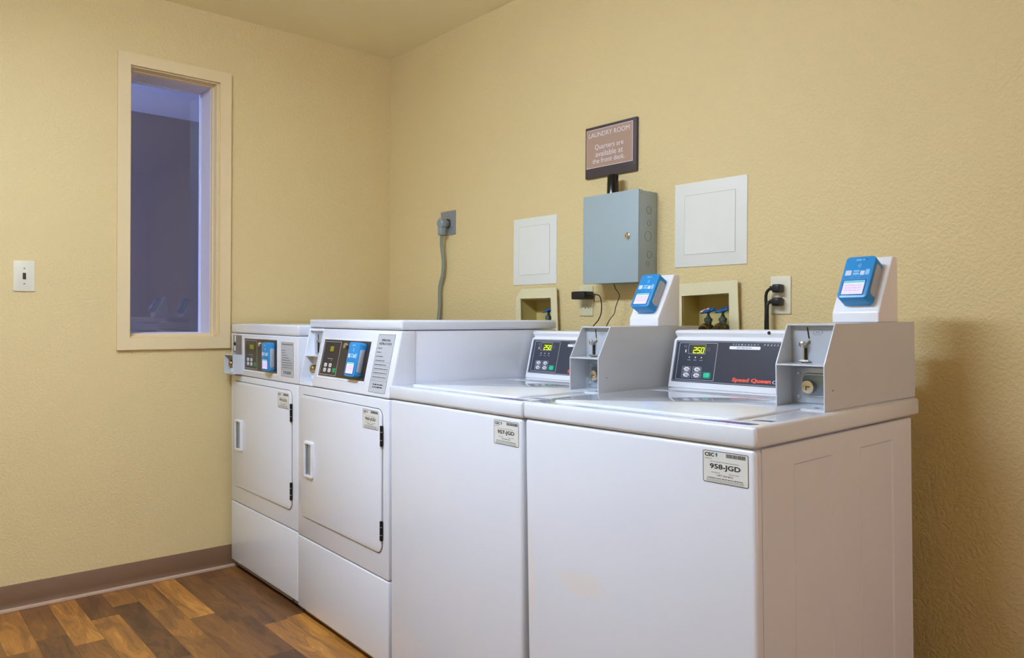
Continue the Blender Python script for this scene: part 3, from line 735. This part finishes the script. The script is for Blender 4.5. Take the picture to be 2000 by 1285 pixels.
def instruction_label(con, F, u0, u1, v0, v1, head):
    b = nb(); plate(b, F, u0, u1, v0, v1, 0.001, 0, 0.0006, 0); lab = obj('instruction_label', b, M_LBLG, con)
    lab['label'] = 'silver-grey operating instructions label'
    w_ = u1-u0; h = v1-v0; e = 0.0009; b = nb()
    ring(b, F, u0+0.0004, u1-0.0004, v0+0.0004, v1-0.0004, 0.001, 0.0011, 0.0004, e, 1)
    if head:
        text(b, F, 'OPERATING', u0+w_*0.24, u1-w_*0.24, v1-h*0.125, v1-h*0.085, e, 0, bold=0.02)
        text(b, F, 'INSTRUCTIONS', u0+w_*0.14, u1-w_*0.14, v1-h*0.185, v1-h*0.145, e, 0, bold=0.02)
    else: plate(b, F, u0+w_*0.06, u1-w_*0.06, v1-h*0.085, v1-h*0.05, 0, 0.0004, e, 1)
    for k in range(8):
        q = 0.25+k*0.07
        microlines(b, F, u0+w_*0.08, u0+w_*(0.35+0.55*min(1, max(0, (k-1)/4))), v1-h*q, 0.0022, e, 0, 11+k)
        if k > 2: plate(b, F, u0+w_*0.05, u1-w_*0.05, v1-h*(q+0.022), v1-h*(q+0.018), 0, 0.0004, e, 1)
    plate(b, F, u0, u1, v0+h*0.20, v0+h*0.205, 0, 0.0004, e, 1)
    for q in (0.13, 0.085): microlines(b, F, u0+w_*0.2, u1-w_*0.2, v0+h*q, 0.0038, e, 0, int(q*100))
    obj('label_print', b, [M_INK, M_INKG], lab)

# --- slanted-console dryer beside the washers
def dryer_slanted():
    loc = (0.7081, -0.8300, -0.0015)
    t = thing('tumble_dryer', 'white front-loading dryer with label 960-JGD and slanted control panel', 'dryer', loc, (0.0039, -0.0002, -0.0250), 'coin operated dryers')
    zc, zs, zt, sb = 0.8702, 1.0856, 1.1193, 0.0466
    dryer_common(t, loc, 0.0268, 0.2989, zc, dict(top=zs-0.2, door=(0.0325, 0.6450, 0.3790, 0.8350), handle=(0.0818, 0.1500, 0.5336, 0.6672),
                 hinges=((0.7201, 0.7849), (0.4218, 0.4834)), label=(0.5240, 0.6285, 0.7665, 0.8290)), '960-JGD', 61)
    sl = sb/(zs-zc)
    b = nb()
    rx = 0.118
    prof = [(0.0, zc+0.0012), (sb, zs-0.001), (0.7085, zs-0.001), (0.7085, zc-0.02), (0.03, zc-0.02), (0.03, zc+0.0012)]
    prism_x(b, [(0.0, zc+0.0012), (sb, zs-0.001), (0.10, zs-0.001), (0.10, zc+0.0012)], rx, WD-0.0005, 0.006, 4)
    box(b, 0.003, WD-0.0035, 0.095, 0.7080, zc-0.01, zs-0.0012, 0.002)
    # surround of the coin compartment on the left
    prism_x(b, [(0.0, zc+0.0012), (sb, zs-0.001), (0.10, zs-0.001), (0.10, zc+0.0012)], 0.0, 0.0095, 0.002, 2)
    prism_x(b, [(0.0, zc+0.0012), (sl*(0.884-zc), 0.884), (0.10, 0.884), (0.10, zc+0.0012)], 0.006, rx+0.006, 0.001, 1)
    prism_x(b, [(sl*(1.0745-zc), 1.0745), (sb, zs-0.001), (0.10, zs-0.001), (0.10, 1.0745)], 0.006, rx+0.006, 0.001, 1)
    prism_x(b, [(sl*(0.9795-zc)+0.001, 0.9795), (sl*(0.9835-zc)+0.001, 0.9835), (0.10, 0.9835), (0.10, 0.9795)], 0.008, rx+0.002)
    box(b, 0.008, rx+0.004, 0.0560, 0.060, zc+0.01, zs-0.01)
    con = obj('control_console', b, M_EN, t, 35)
    b = nb(); box(b, 0.0, WD, sb-0.0015, 0.7110, zs+0.0008, zt, 0.0090, 4); obj('top_panel', b, M_TOP, t, 50)
    l = math.hypot(1, sl)
    F = Frame((0, 0.0, zc), (1, 0, 0), (0, sl, 1), (0, -1, sl)); Z = lambda z: (z-zc)*l
    dryer_fascia(con, F, 0.1560, 0.5030, Z(0.9150), Z(1.0450), (0.163, 0.2915), (Z(0.9200), Z(1.0390)), (0.2140, 0.2400, Z(1.0040), Z(1.0220)),
                 [(0.2000, Z(0.9545)), (0.2370, Z(0.9545)), (0.2000, Z(0.9368)), (0.2370, Z(0.9368))], (0.2740, Z(0.9378)), M_FASB)
    instruction_label(con, F, 0.5440, 0.6520, Z(0.8842), Z(1.0725), True)
    card_reader(t, F, 0.4000, 0.4750, Z(0.9235), Z(1.0380), 0.0260, 0.14, 0.80)
    # coin mechanism inside the compartment
    FI = Frame((0, 0.0560, 0), (1, 0, 0), (0, 0, 1), (0, -1, 0))
    b = nb(); plate(b, FI, 0.030, 0.112, 0.986, 1.072, 0.001, 0, 0.0015, 0)
    poly(b, FI, [(0.060, 1.040), (0.063, 1.040), (0.059, 1.062), (0.056, 1.062)], 0.001, 0.003, 1); plate(b, FI, 0.062, 0.066, 0.992, 1.030, 0, 0.001, 0.006, 1)
    plate(b, FI, 0.045, 0.085, 0.986, 0.992, 0.001, 0.001, 0.008, 2); disc(b, FI, 0.060, 1.034, 0.006, 0.001, 0.008, 2, bev=0.002)
    obj('coin_slot', b, [M_STL, M_BLK, M_CHR], con)
    b = nb(); lathe(b, (0.0420, 0.0560, 0.9300), (0, -1, 0), [(0.016, 0), (0.016, 0.020), (0.0145, 0.0225), (0.005, 0.023)], 24, 0)
    disc(b, Frame((0, 0.0560-0.023, 0), (1, 0, 0), (0, 0, 1), (0, -1, 0)), 0.0420, 0.9300, 0.0035, -0.0005, 0.0006, 1)
    obj('lock', b, [M_BRS, M_BLK], con)
    b = nb(); box(b, 0.038, 0.064, 0.034, 0.056, 0.886, 0.908, 0.005, 3); obj('coin_return_cup', b, M_ENG, con)
    # seam where the front shell laps the side sheet
    b = nb(); FSd = Frame((WD-0.003, 0, 0), (0, 1, 0), (0, 0, 1), (1, 0, 0))
    poly(b, FSd, [(0.0600, zc), (0.0615, zc), (0.0980, zs-0.002), (0.0965, zs-0.002)], 0, 0.0006, 0); obj('side_seam', b, M_GAP, t)
dryer_slanted()

# --- upright-console dryer against the window wall
def dryer_upright():
    loc = (0.0228, -0.8285, 0.0030)
    t = thing('tumble_dryer', 'white front-loading dryer with label 959-JGD in the far left corner under the window edge', 'dryer', loc, (0.0062, 0.0018, 0.0009), 'coin operated dryers')
    zc, zs, zt = 0.8647, 1.0497, 1.0934
    dryer_common(t, loc, 0.0326, 0.3004, zc, dict(top=zs-0.1, door=(0.0340, 0.6305, 0.3748, 0.8375), handle=(0.0735, 0.1438, 0.5358, 0.6724),
                 hinges=((0.7191, 0.7884), (0.4159, 0.4833)), label=(0.5100, 0.6135, 0.7645, 0.8260)), '959-JGD', 81)
    b = nb(); box(b, 0.0, WD, 0.0, 0.705, zc+0.0012, zs-0.001, 0.005, 3); con = obj('control_console', b, M_EN, t, 40)
    b = nb(); box(b, 0.0, WD, 0.0, 0.7110, zs+0.0008, zt, 0.0090, 4); obj('top_panel', b, M_TOP, t, 50)
    dryer_fascia(con, FF, 0.1560, 0.4905, 0.8965, 1.0290, (0.163, 0.2915), (0.9020, 1.0230), (0.2140, 0.2560, 0.9860, 1.0040),
                 [(0.1960, 0.9400), (0.2320, 0.9400), (0.1960, 0.9220), (0.2320, 0.9220)], (0.2720, 0.9220), M_FASB)
    instruction_label(con, FF, 0.5310, 0.6450, 0.8890, 1.0250, False)
    card_reader(t, FF, 0.3950, 0.4680, 0.9040, 1.0190, 0.0250, 0.14, 0.80)
    b = nb(); plate(b, FF, 0.0255, 0.1225, 0.9570, 1.0410, 0.001, 0, 0.0008, 0)
    plate(b, FF, 0.0480, 0.0540, 1.0130, 1.0390, 0, 0.0005, 0.003, 1); disc(b, FF, 0.0480, 1.0020, 0.006, 0.0005, 0.007, 2, bev=0.002)
    plate(b, FF, 0.0440, 0.0500, 0.9720, 0.9930, 0, 0.0005, 0.003, 1); plate(b, FF, 0.032, 0.060, 0.9580, 0.9640, 0.001, 0.0005, 0.006, 3)
    obj('coin_slot', b, [mat('grey_coin_plate', (134, 130, 130), 0.4, metal=0.5), M_WHT, M_DRK, M_STL], con)
    # coin box standing out from the front
    x0, x1, yb, z0, z1 = 0.0290, 0.1323, -0.0430, 0.8730, 0.9570
    b = nb()
    box(b, x0, x0+0.003, yb, 0.002, z0, z1, 0.0008, 1); box(b, x1-0.003, x1, yb, 0.002, z0, z1, 0.0008, 1)
    box(b, x0+0.001, x1-0.001, yb, 0.002, z0, z0+0.003, 0.0008, 1); box(b, x0+0.001, x1-0.001, yb, 0.002, z1-0.003, z1, 0.0008, 1)
    box(b, x0+0.002, x1-0.002, -0.008, 0.0, z0+0.001, z1-0.001)
    cb = obj('coin_box', b, M_ENG, t, 30)
    b = nb(); lathe(b, (0.0560, -0.0080, 0.9150), (0, -1, 0), [(0.016, 0), (0.016, 0.018), (0.0145, 0.0205), (0.005, 0.021)], 24, 0)
    disc(b, Frame((0, -0.029, 0), (1, 0, 0), (0, 0, 1), (0, -1, 0)), 0.0560, 0.9150, 0.0035, -0.0005, 0.0006, 1)
    obj('lock', b, [M_BRS, M_BLK], cb)
    b = nb(); box(b, 0.054, 0.080, -0.028, -0.006, z0+0.003, z0+0.024, 0.005, 3); obj('coin_return_cup', b, M_ENG, cb)
dryer_upright()

# ------------------------------------------------------------------ things on the back wall
def screw(b, F, u, v, n, mi, r=0.0028): disc(b, F, u, v, r, n-0.0005, n+0.0008, mi, seg=12)

# dryer outlet with its grey plug and cord
t = thing('range_outlet', 'grey metal outlet plate high on the wall above the dryers', 'outlet', (0, 0, 0))
b = nb(); plate(b, FB, 0.4640, 0.5805, 1.5150, 1.6278, 0.003, 0, 0.0045, 0, bev=0.002); obj('wall_plate', b, M_GPL, t)
b = nb(); disc(b, FB, 0.5260, 1.5680, 0.0250, 0.004, 0.0085, 0, bev=0.001); oring(b, FB, 0.5260, 1.5680, 0.026, 0.003, 0.004, 0.010, 1); screw(b, FB, 0.553, 1.548, 0.0045, 1); screw(b, FB, 0.522, 1.610, 0.0045, 1)
obj('socket', b, [M_BLK, M_CHR], t)
t = thing('dryer_cord', 'thick grey power cord with round plug hanging from the grey outlet plate', 'cord', (0, 0, 0))
b = nb(); lathe(b, (0.524, -0.009, 1.567), (0, -1, 0), [(0.018, 0), (0.019, 0.010), (0.0225, 0.014), (0.0245, 0.030), (0.0235, 0.042), (0.016, 0.048)], 24)
box(b, 0.507, 0.535, -0.054, -0.022, 1.512, 1.560, 0.006, 3); obj('plug', b, mat('grey_plug', (138, 148, 150), 0.4), t)
b = nb(); tube(b, [(0.519, -0.038, 1.520), (0.514, -0.034, 1.500), (0.5055, -0.027, 1.4608), (0.5125, -0.022, 1.3905), (0.5050, -0.021, 1.3283), (0.4815, -0.020, 1.2711), (0.4816, -0.020, 1.1816), (0.4760, -0.022, 1.1259), (0.4725, -0.025, 1.0556), (0.475, -0.04, 0.80), (0.49, -0.05, 0.45)], 0.0105, 10, 0, ry=0.0055, smooth_n=6)
obj('cable', b, M_GCD, t)

# access panels
def access_panel(u0, u1, v0, v1, a0, a1, c0, c1, label):
    t = thing('access_panel', label, 'access panel', (0, 0, 0))
    b = nb(); plate(b, FB, u0, u1, v0, v1, 0.004, 0, 0.0035, 0, bev=0.0015); obj('panel_frame', b, M_PAN, t)
    b = nb(); ring(b, FB, a0, a1, c0, c1, 0.001, 0.0012, 0.003, 0.0040, 1); plate(b, FB, a0+0.0012, a1-0.0012, c0+0.0012, c1-0.0012, 0, 0.003, 0.0045, 0)
    obj('panel_door', b, [M_PAN, mat('panel_joint', (176, 172, 158), 0.7)], t)
access_panel(0.9965, 1.2585, 1.2650, 1.5415, 1.0330, 1.2190, 1.3060, 1.5070, 'smaller white access panel left of the grey steel box')
access_panel(1.8365, 2.1145, 1.3010, 1.5810, 1.8770, 2.0730, 1.3420, 1.5400, 'larger white access panel right of the grey steel box')

# sign
t = thing('wall_sign', 'dark brown LAUNDRY ROOM sign with tan panel on the wall', 'sign', (0, 0, 0))
b = nb(); plate(b, FB, 1.4220, 1.6722, 1.6555, 1.8462, 0, 0, 0.012, 0, bev=0.001); obj('backing_board', b, M_SIGN, t)
b = nb(); plate(b, FB, 1.4290, 1.6565, 1.6915, 1.8352, 0, 0.011, 0.0135, 1); plate(b, FB, 1.4308, 1.6547, 1.6933, 1.8334, 0, 0.012, 0.0138, 0)
e = 0.0141; a, c, d_, f_ = 1.4290, 1.6565, 1.6915, 1.8352
U = lambda q: a+q*(c-a)
V = lambda q: f_-q*(f_-d_)
text(b, FB, 'LAUNDRY ROOM', U(0.055), U(0.935), V(0.205), V(0.085), e, 1)
text(b, FB, 'Quarters are', U(0.19), U(0.81), V(0.555), V(0.405), e, 1)
text(b, FB, 'available at', U(0.21), U(0.80), V(0.725), V(0.585), e, 1)
text(b, FB, 'the front desk.', U(0.14), U(0.84), V(0.890), V(0.765), e, 1)
obj('sign_panel', b, [M_TAN, mat('pale_lilac_print', (226, 216, 222), 0.5)], t)

# grey steel box with antenna
t = thing('control_box', 'grey-blue steel box with keyed door and black antenna on the wall', 'electrical box', (0, 0, 0))
X0, X1, Z0, Z1 = 1.4995, 1.7600, 1.2520, 1.5690
b = nb(); box(b, X0+0.002, X1-0.001, -0.096, 0.0, Z0+0.002, Z1-0.003, 0.002, 2); obj('enclosure', b, M_BOX, t)
b = nb(); box(b, X0, X1, -0.1020, -0.0940, Z0, Z1, 0.002, 2); box(b, X1-0.004, X1+0.003, -0.0940, -0.086, Z1-0.012, Z1-0.001, 0.001, 1)
dr = obj('door', b, M_BOX, t)
b = nb(); lathe(b, (1.7120, -0.102, 1.4120), (0, -1, 0), [(0.0115, 0), (0.0115, 0.003), (0.0085, 0.0045), (0.0085, 0.009), (0.002, 0.0092)], 20)
plate(b, Frame((0, -0.1112, 0), (1, 0, 0), (0, 0, 1), (0, -1, 0)), 1.7112, 1.7128, 1.4070, 1.4170, 0, -0.0004, 0.0003, 1); obj('lock', b, [M_CHR, M_BLK], dr)
FK = Frame((X1-0.001, 0, 0), (0, 1, 0), (0, 0, 1), (1, 0, 0))
for y, z, r_ in ((-0.046, 1.5005, 0.0135), (-0.045, 1.4560, 0.0100), (-0.0500, 1.4110, 0.0175), (-0.042, 1.3480, 0.0130), (-0.0500, 1.3155, 0.0085)):
    b = nb(); oring(b, FK, y, z, r_, 0.0012, 0, 0.0007, 0); obj('knockout', b, M_BOXK, t)
b = nb(); lathe(b, (1.5965, -0.05, 1.5660), (0, 0, 1), [(0.0225, 0), (0.0225, 0.006), (0.0215, 0.010), (0.0200, 0.074), (0.017, 0.078), (0.010, 0.079)], 24); obj('antenna', b, mat('black_gloss_plastic', (14, 14, 16), 0.16), t)
t = thing('antenna_lead', 'thin black wire hanging down from under the grey steel box', 'wire', (0, 0, 0))
b = nb(); tube(b, [(1.6046, -0.05, 1.2535), (1.6145, -0.05, 1.2323), (1.6317, -0.05, 1.21), (1.6151, -0.05, 1.1718), (1.6081, -0.05, 1.1462), (1.5862, -0.05, 1.1241), (1.5703, -0.05, 1.0999), (1.5493, -0.05, 1.0661), (1.53, -0.055, 0.98)], 0.0016, 6); obj('wire', b, M_BLK, t)

# duplex outlet with adapter
def duplex(u0, u1, v0, v1, label, m):
    t = thing('wall_outlet', label, 'outlet', (0, 0, 0))
    b = nb(); plate(b, FB, u0, u1, v0, v1, 0.003, 0, 0.0055, 0, bev=0.0022); obj('wall_plate', b, m, t)
    um, vm = (u0+u1)/2, (v0+v1)/2
    for s in (-1, 1):
        b = nb(); F = FB; vv = vm+s*0.0195
        plate(b, F, um-0.0165, um+0.0165, vv-0.0140, vv+0.0140, 0.010, 0.005, 0.0068, 0)
        plate(b, F, um-0.0075, um-0.0055, vv-0.002, vv+0.0065, 0, 0.006, 0.0071, 1); plate(b, F, um+0.0055, um+0.0075, vv-0.002, vv+0.0065, 0, 0.006, 0.0071, 1)
        disc(b, F, um, vv-0.0080, 0.0026, 0.006, 0.0071, 1); obj('socket', b, [m, M_INK], t)
    return t
duplex(1.3870, 1.4580, 1.1370, 1.2515, 'ivory duplex outlet below the grey steel box', M_IVOD)
duplex(2.1975, 2.2645, 1.1440, 1.2572, 'ivory duplex outlet with two black plugs right of the large access panel', M_IVO)
t = thing('power_adapter', 'black plug-in adapter with thin black cord in the outlet below the grey box', 'power adapter', (0, 0, 0))
b = nb(); box(b, 1.3990, 1.4680, -0.062, -0.0072, 1.1990, 1.2290, 0.005, 3); obj('adapter_body', b, M_BLK, t)
b = nb(); tube(b, [(1.460, -0.05, 1.220), (1.500, -0.044, 1.2170), (1.5254, -0.04, 1.2104), (1.5364, -0.04, 1.182), (1.5342, -0.04, 1.1464), (1.5191, -0.04, 1.12), (1.4936, -0.04, 1.0971), (1.473, -0.04, 1.0644), (1.46, -0.045, 0.98)], 0.0022, 6); obj('cable', b, M_BLK, t)
for k, (pz, pts, lab) in enumerate(((1.2205, [(2.214, -0.026, 1.2225), (2.203, -0.030, 1.213), (2.198, -0.030, 1.1968), (2.1990, -0.030, 1.1612), (2.1985, -0.030, 1.0995), (2.198, -0.032, 0.98), (2.20, -0.045, 0.80)], 'upper black plug and cord in the ivory outlet with two plugs'),
                    (1.1805, [(2.214, -0.026, 1.1835), (2.2075, -0.033, 1.176), (2.2055, -0.034, 1.1560), (2.2055, -0.032, 1.0995), (2.2075, -0.032, 1.041), (2.208, -0.035, 0.98), (2.215, -0.05, 0.80)], 'lower black plug and cord in the ivory outlet with two plugs'))):
    t = thing('power_cord', lab, 'cord', (0, 0, 0))
    b = nb(); box(b, 2.2190, 2.2450, -0.036, -0.0070, pz-0.0125, pz+0.0125, 0.005, 3); box(b, 2.2100, 2.2230, -0.033, -0.018, pz-0.006, pz+0.008, 0.003, 2); obj('plug', b, M_BLK, t)
    b = nb(); tube(b, pts, 0.0048, 8); obj('cable', b, M_BLK, t)

# washer valve boxes sunk in the wall
def valve(parent, x, y, z, worn, yaw):
    b = nb()
    R, r_ = 0.0240, 0.0042; sg = 40
    pts = []
    for k in range(sg+1):
        a = 2*math.pi*k/sg; rr_ = R-0.0045+0.0035*math.cos(5*a+yaw)
        pts.append((x+rr_*math.cos(a), y+rr_*math.sin(a), z))
    tube(b, pts, r_, 8, 0, smooth_n=1)
    for k in range(5):
        a = 2*math.pi*k/5-yaw/5; tube(b, [(x, y, z-0.002), (x+0.022*math.cos(a), y+0.022*math.sin(a), z)], 0.0036, 6, 0, smooth_n=1)
    lathe(b, (x, y, z-0.008), (0, 0, 1), [(0.007, 0), (0.009, 0.004), (0.008, 0.012), (0.003, 0.014)], 14, 0)
    if worn:
        for a0 in (2.2, 2.8, 3.4, 4.0): lathe(b, (x+0.021*math.cos(a0), y+0.021*math.sin(a0), z+0.0015), (0, 0, 1), [(0.0068, 0), (0.0064, 0.002), (0.003, 0.0042)], 12, 1)
        lathe(b, (x, y, z+0.004), (0, 0, 1), [(0.006, 0), (0.005, 0.003)], 12, 1)
    T = Matrix.Translation((x, y, z)) @ Matrix.Rotation(math.radians(16), 4, 'X') @ Matrix.Rotation(math.radians(-9 if worn else -12), 4, 'Y') @ Matrix.Translation((-x, -y, -z))
    bmesh.ops.transform(b, matrix=T, verts=b.verts)
    v = parent
    body = nb()
    lathe(body, (x, y, z-0.062), (0, 0, 1), [(0.012, 0), (0.016, 0.004), (0.016, 0.014), (0.011, 0.017), (0.011, 0.026), (0.0135, 0.027), (0.0135, 0.036), (0.009, 0.038), (0.006, 0.044), (0.0045, 0.046), (0.0045, 0.056)], 12, 0)
    lathe(body, (x, y, z-0.052), (0, -1, -0.25), [(0.011, 0), (0.011, 0.014), (0.0150, 0.015), (0.0150, 0.028), (0.011, 0.029)], 14, 1)
    lathe(body, (x, y, z-0.060), (0, 1, 0), [(0.010, 0), (0.010, 0.04)], 12, 0)
    vb = obj('valve', body, [M_VAL, M_BRS], v, 30)
    h = obj('handle', b, [M_BVAL, M_PINK], vb, 50); h['label'] = 'blue wheel handle' + (' with worn pale top' if worn else '')
def valve_box(H, fpoly, hole, label, tilt, valves, hoses):
    t = thing('washer_valve_box', label, 'washer valve box', (0, 0, 0))
    u0, u1, v0, v1 = H
    b = nb(); ring(b, Frame((0, 0.09, 0), (1, 0, 0), (0, 0, 1), (0, -1, 0)), u0+0.0005, u1-0.0005, v0+0.0005, v1-0.0005, 0, 0.003, 0, 0.088, 0)
    plate(b, Frame((0, 0.09, 0), (1, 0, 0), (0, 0, 1), (0, -1, 0)), u0+0.001, u1-0.001, v0+0.001, v1-0.001, 0, -0.002, 0.002, 0)
    plate(b, Frame((0, 0.088, 0), (1, 0, 0), (0, 0, 1), (0, -1, 0)), u0+0.03, u1-0.03, v1-0.050, v1-0.046, 0, 0, 0.003, 0)
    obj('recess_box', b, M_VBI, t)
    # flange, standing a little proud of the wall on its right side
    b = nb()
    A = fpoly; B = hole; n = len(A)
    prj = lambda u: 0.002+tilt*max(0.0, (u-A[0][0])/(A[1][0]-A[0][0]))
    def vv(p, o): return bm_.verts.new(FB(p[0], p[1], prj(p[0])+o))
    bm_ = bmesh.new()
    # outer loop and hole loop have equal counts
    a1 = [vv(p, 0.004) for p in A]; a0 = [vv(p, 0) for p in A]; h1 = [vv(p, 0.004) for p in B]; h0 = [vv(p, 0) for p in B]
    for i in range(n):
        j = (i+1) % n
        bm_.faces.new((a1[i], a1[j], h1[j], h1[i])); bm_.faces.new((a0[j], a0[i], h0[i], h0[j])); bm_.faces.new((a0[i], a0[j], a1[j], a1[i])); bm_.faces.new((h0[j], h0[i], h1[i], h1[j]))
    bmesh.ops.recalc_face_normals(bm_, faces=bm_.faces[:])
    absorb(b, bm_)
    obj('flange', b, M_VBX, t, 20)
    for x, y, z, worn, yw in valves: valve(t, x, y, z, worn, yw)
    for x, y, z in hoses:
        b = nb(); tube(b, [(x, y, z), (x, y-0.030, z-0.012), (x, y-0.055, z-0.05), (x, y-0.060, z-0.16), (x, y-0.045, z-0.40)], 0.0115, 10, 0, smooth_n=5); obj('hose', b, M_HOSE, t)
valve_box(H1, [(1.0130, 0.955), (1.2960, 0.955), (1.2760, 1.2495), (1.0560, 1.2495), (1.0180, 1.2143)],
          [(1.0580, 0.995), (1.2560, 0.995), (1.2425, 1.2085), (1.0480, 1.2085), (1.0470, 1.2075)],
          'cream valve recess with cracked corner behind the slanted dryer', 0.016, [(1.1900, 0.020, 1.1610, False, 0.4), (1.2450, 0.030, 1.1650, False, 1.4)], [(1.190, -0.012, 1.105)])
valve_box(H2, [(1.8450, 0.955), (2.1040, 0.955), (2.0905, 1.2512), (1.8480, 1.2455)],
          [(1.8730, 0.995), (2.0650, 0.995), (2.0590, 1.2105), (1.8700, 1.2045)],
          'cream valve recess with two blue handled taps below the large access panel', 0.012,
          [(1.9745, -0.004, 1.1555, True, 0.2), (2.0310, -0.006, 1.1570, False, 1.2)], [(1.9745, -0.030, 1.0950), (2.0310, -0.032, 1.0960)])

# ------------------------------------------------------------------ light switch on the left wall
t = thing('light_switch', 'ivory light switch with dark toggle left of the window', 'light switch', (0, 0, 0))
b = nb(); plate(b, FL, -1.6600, -1.5890, 1.2172, 1.3340, 0.003, 0, 0.0055, 0, bev=0.0022)
screw(b, FL, -1.6245, 1.3050, 0.0055, 1); screw(b, FL, -1.6245, 1.2460, 0.0055, 1); obj('wall_plate', b, [M_IVO, M_INKG], t)
b = nb(); plate(b, FL, -1.6300, -1.6190, 1.2640, 1.2880, 0.001, 0.005, 0.0062, 0)
box(b, -0.0, 0.014, -1.6282, -1.6208, 1.2660, 1.2740, 0.001, 1); obj('toggle', b, mat('dark_toggle', (58, 46, 30), 0.4), t)
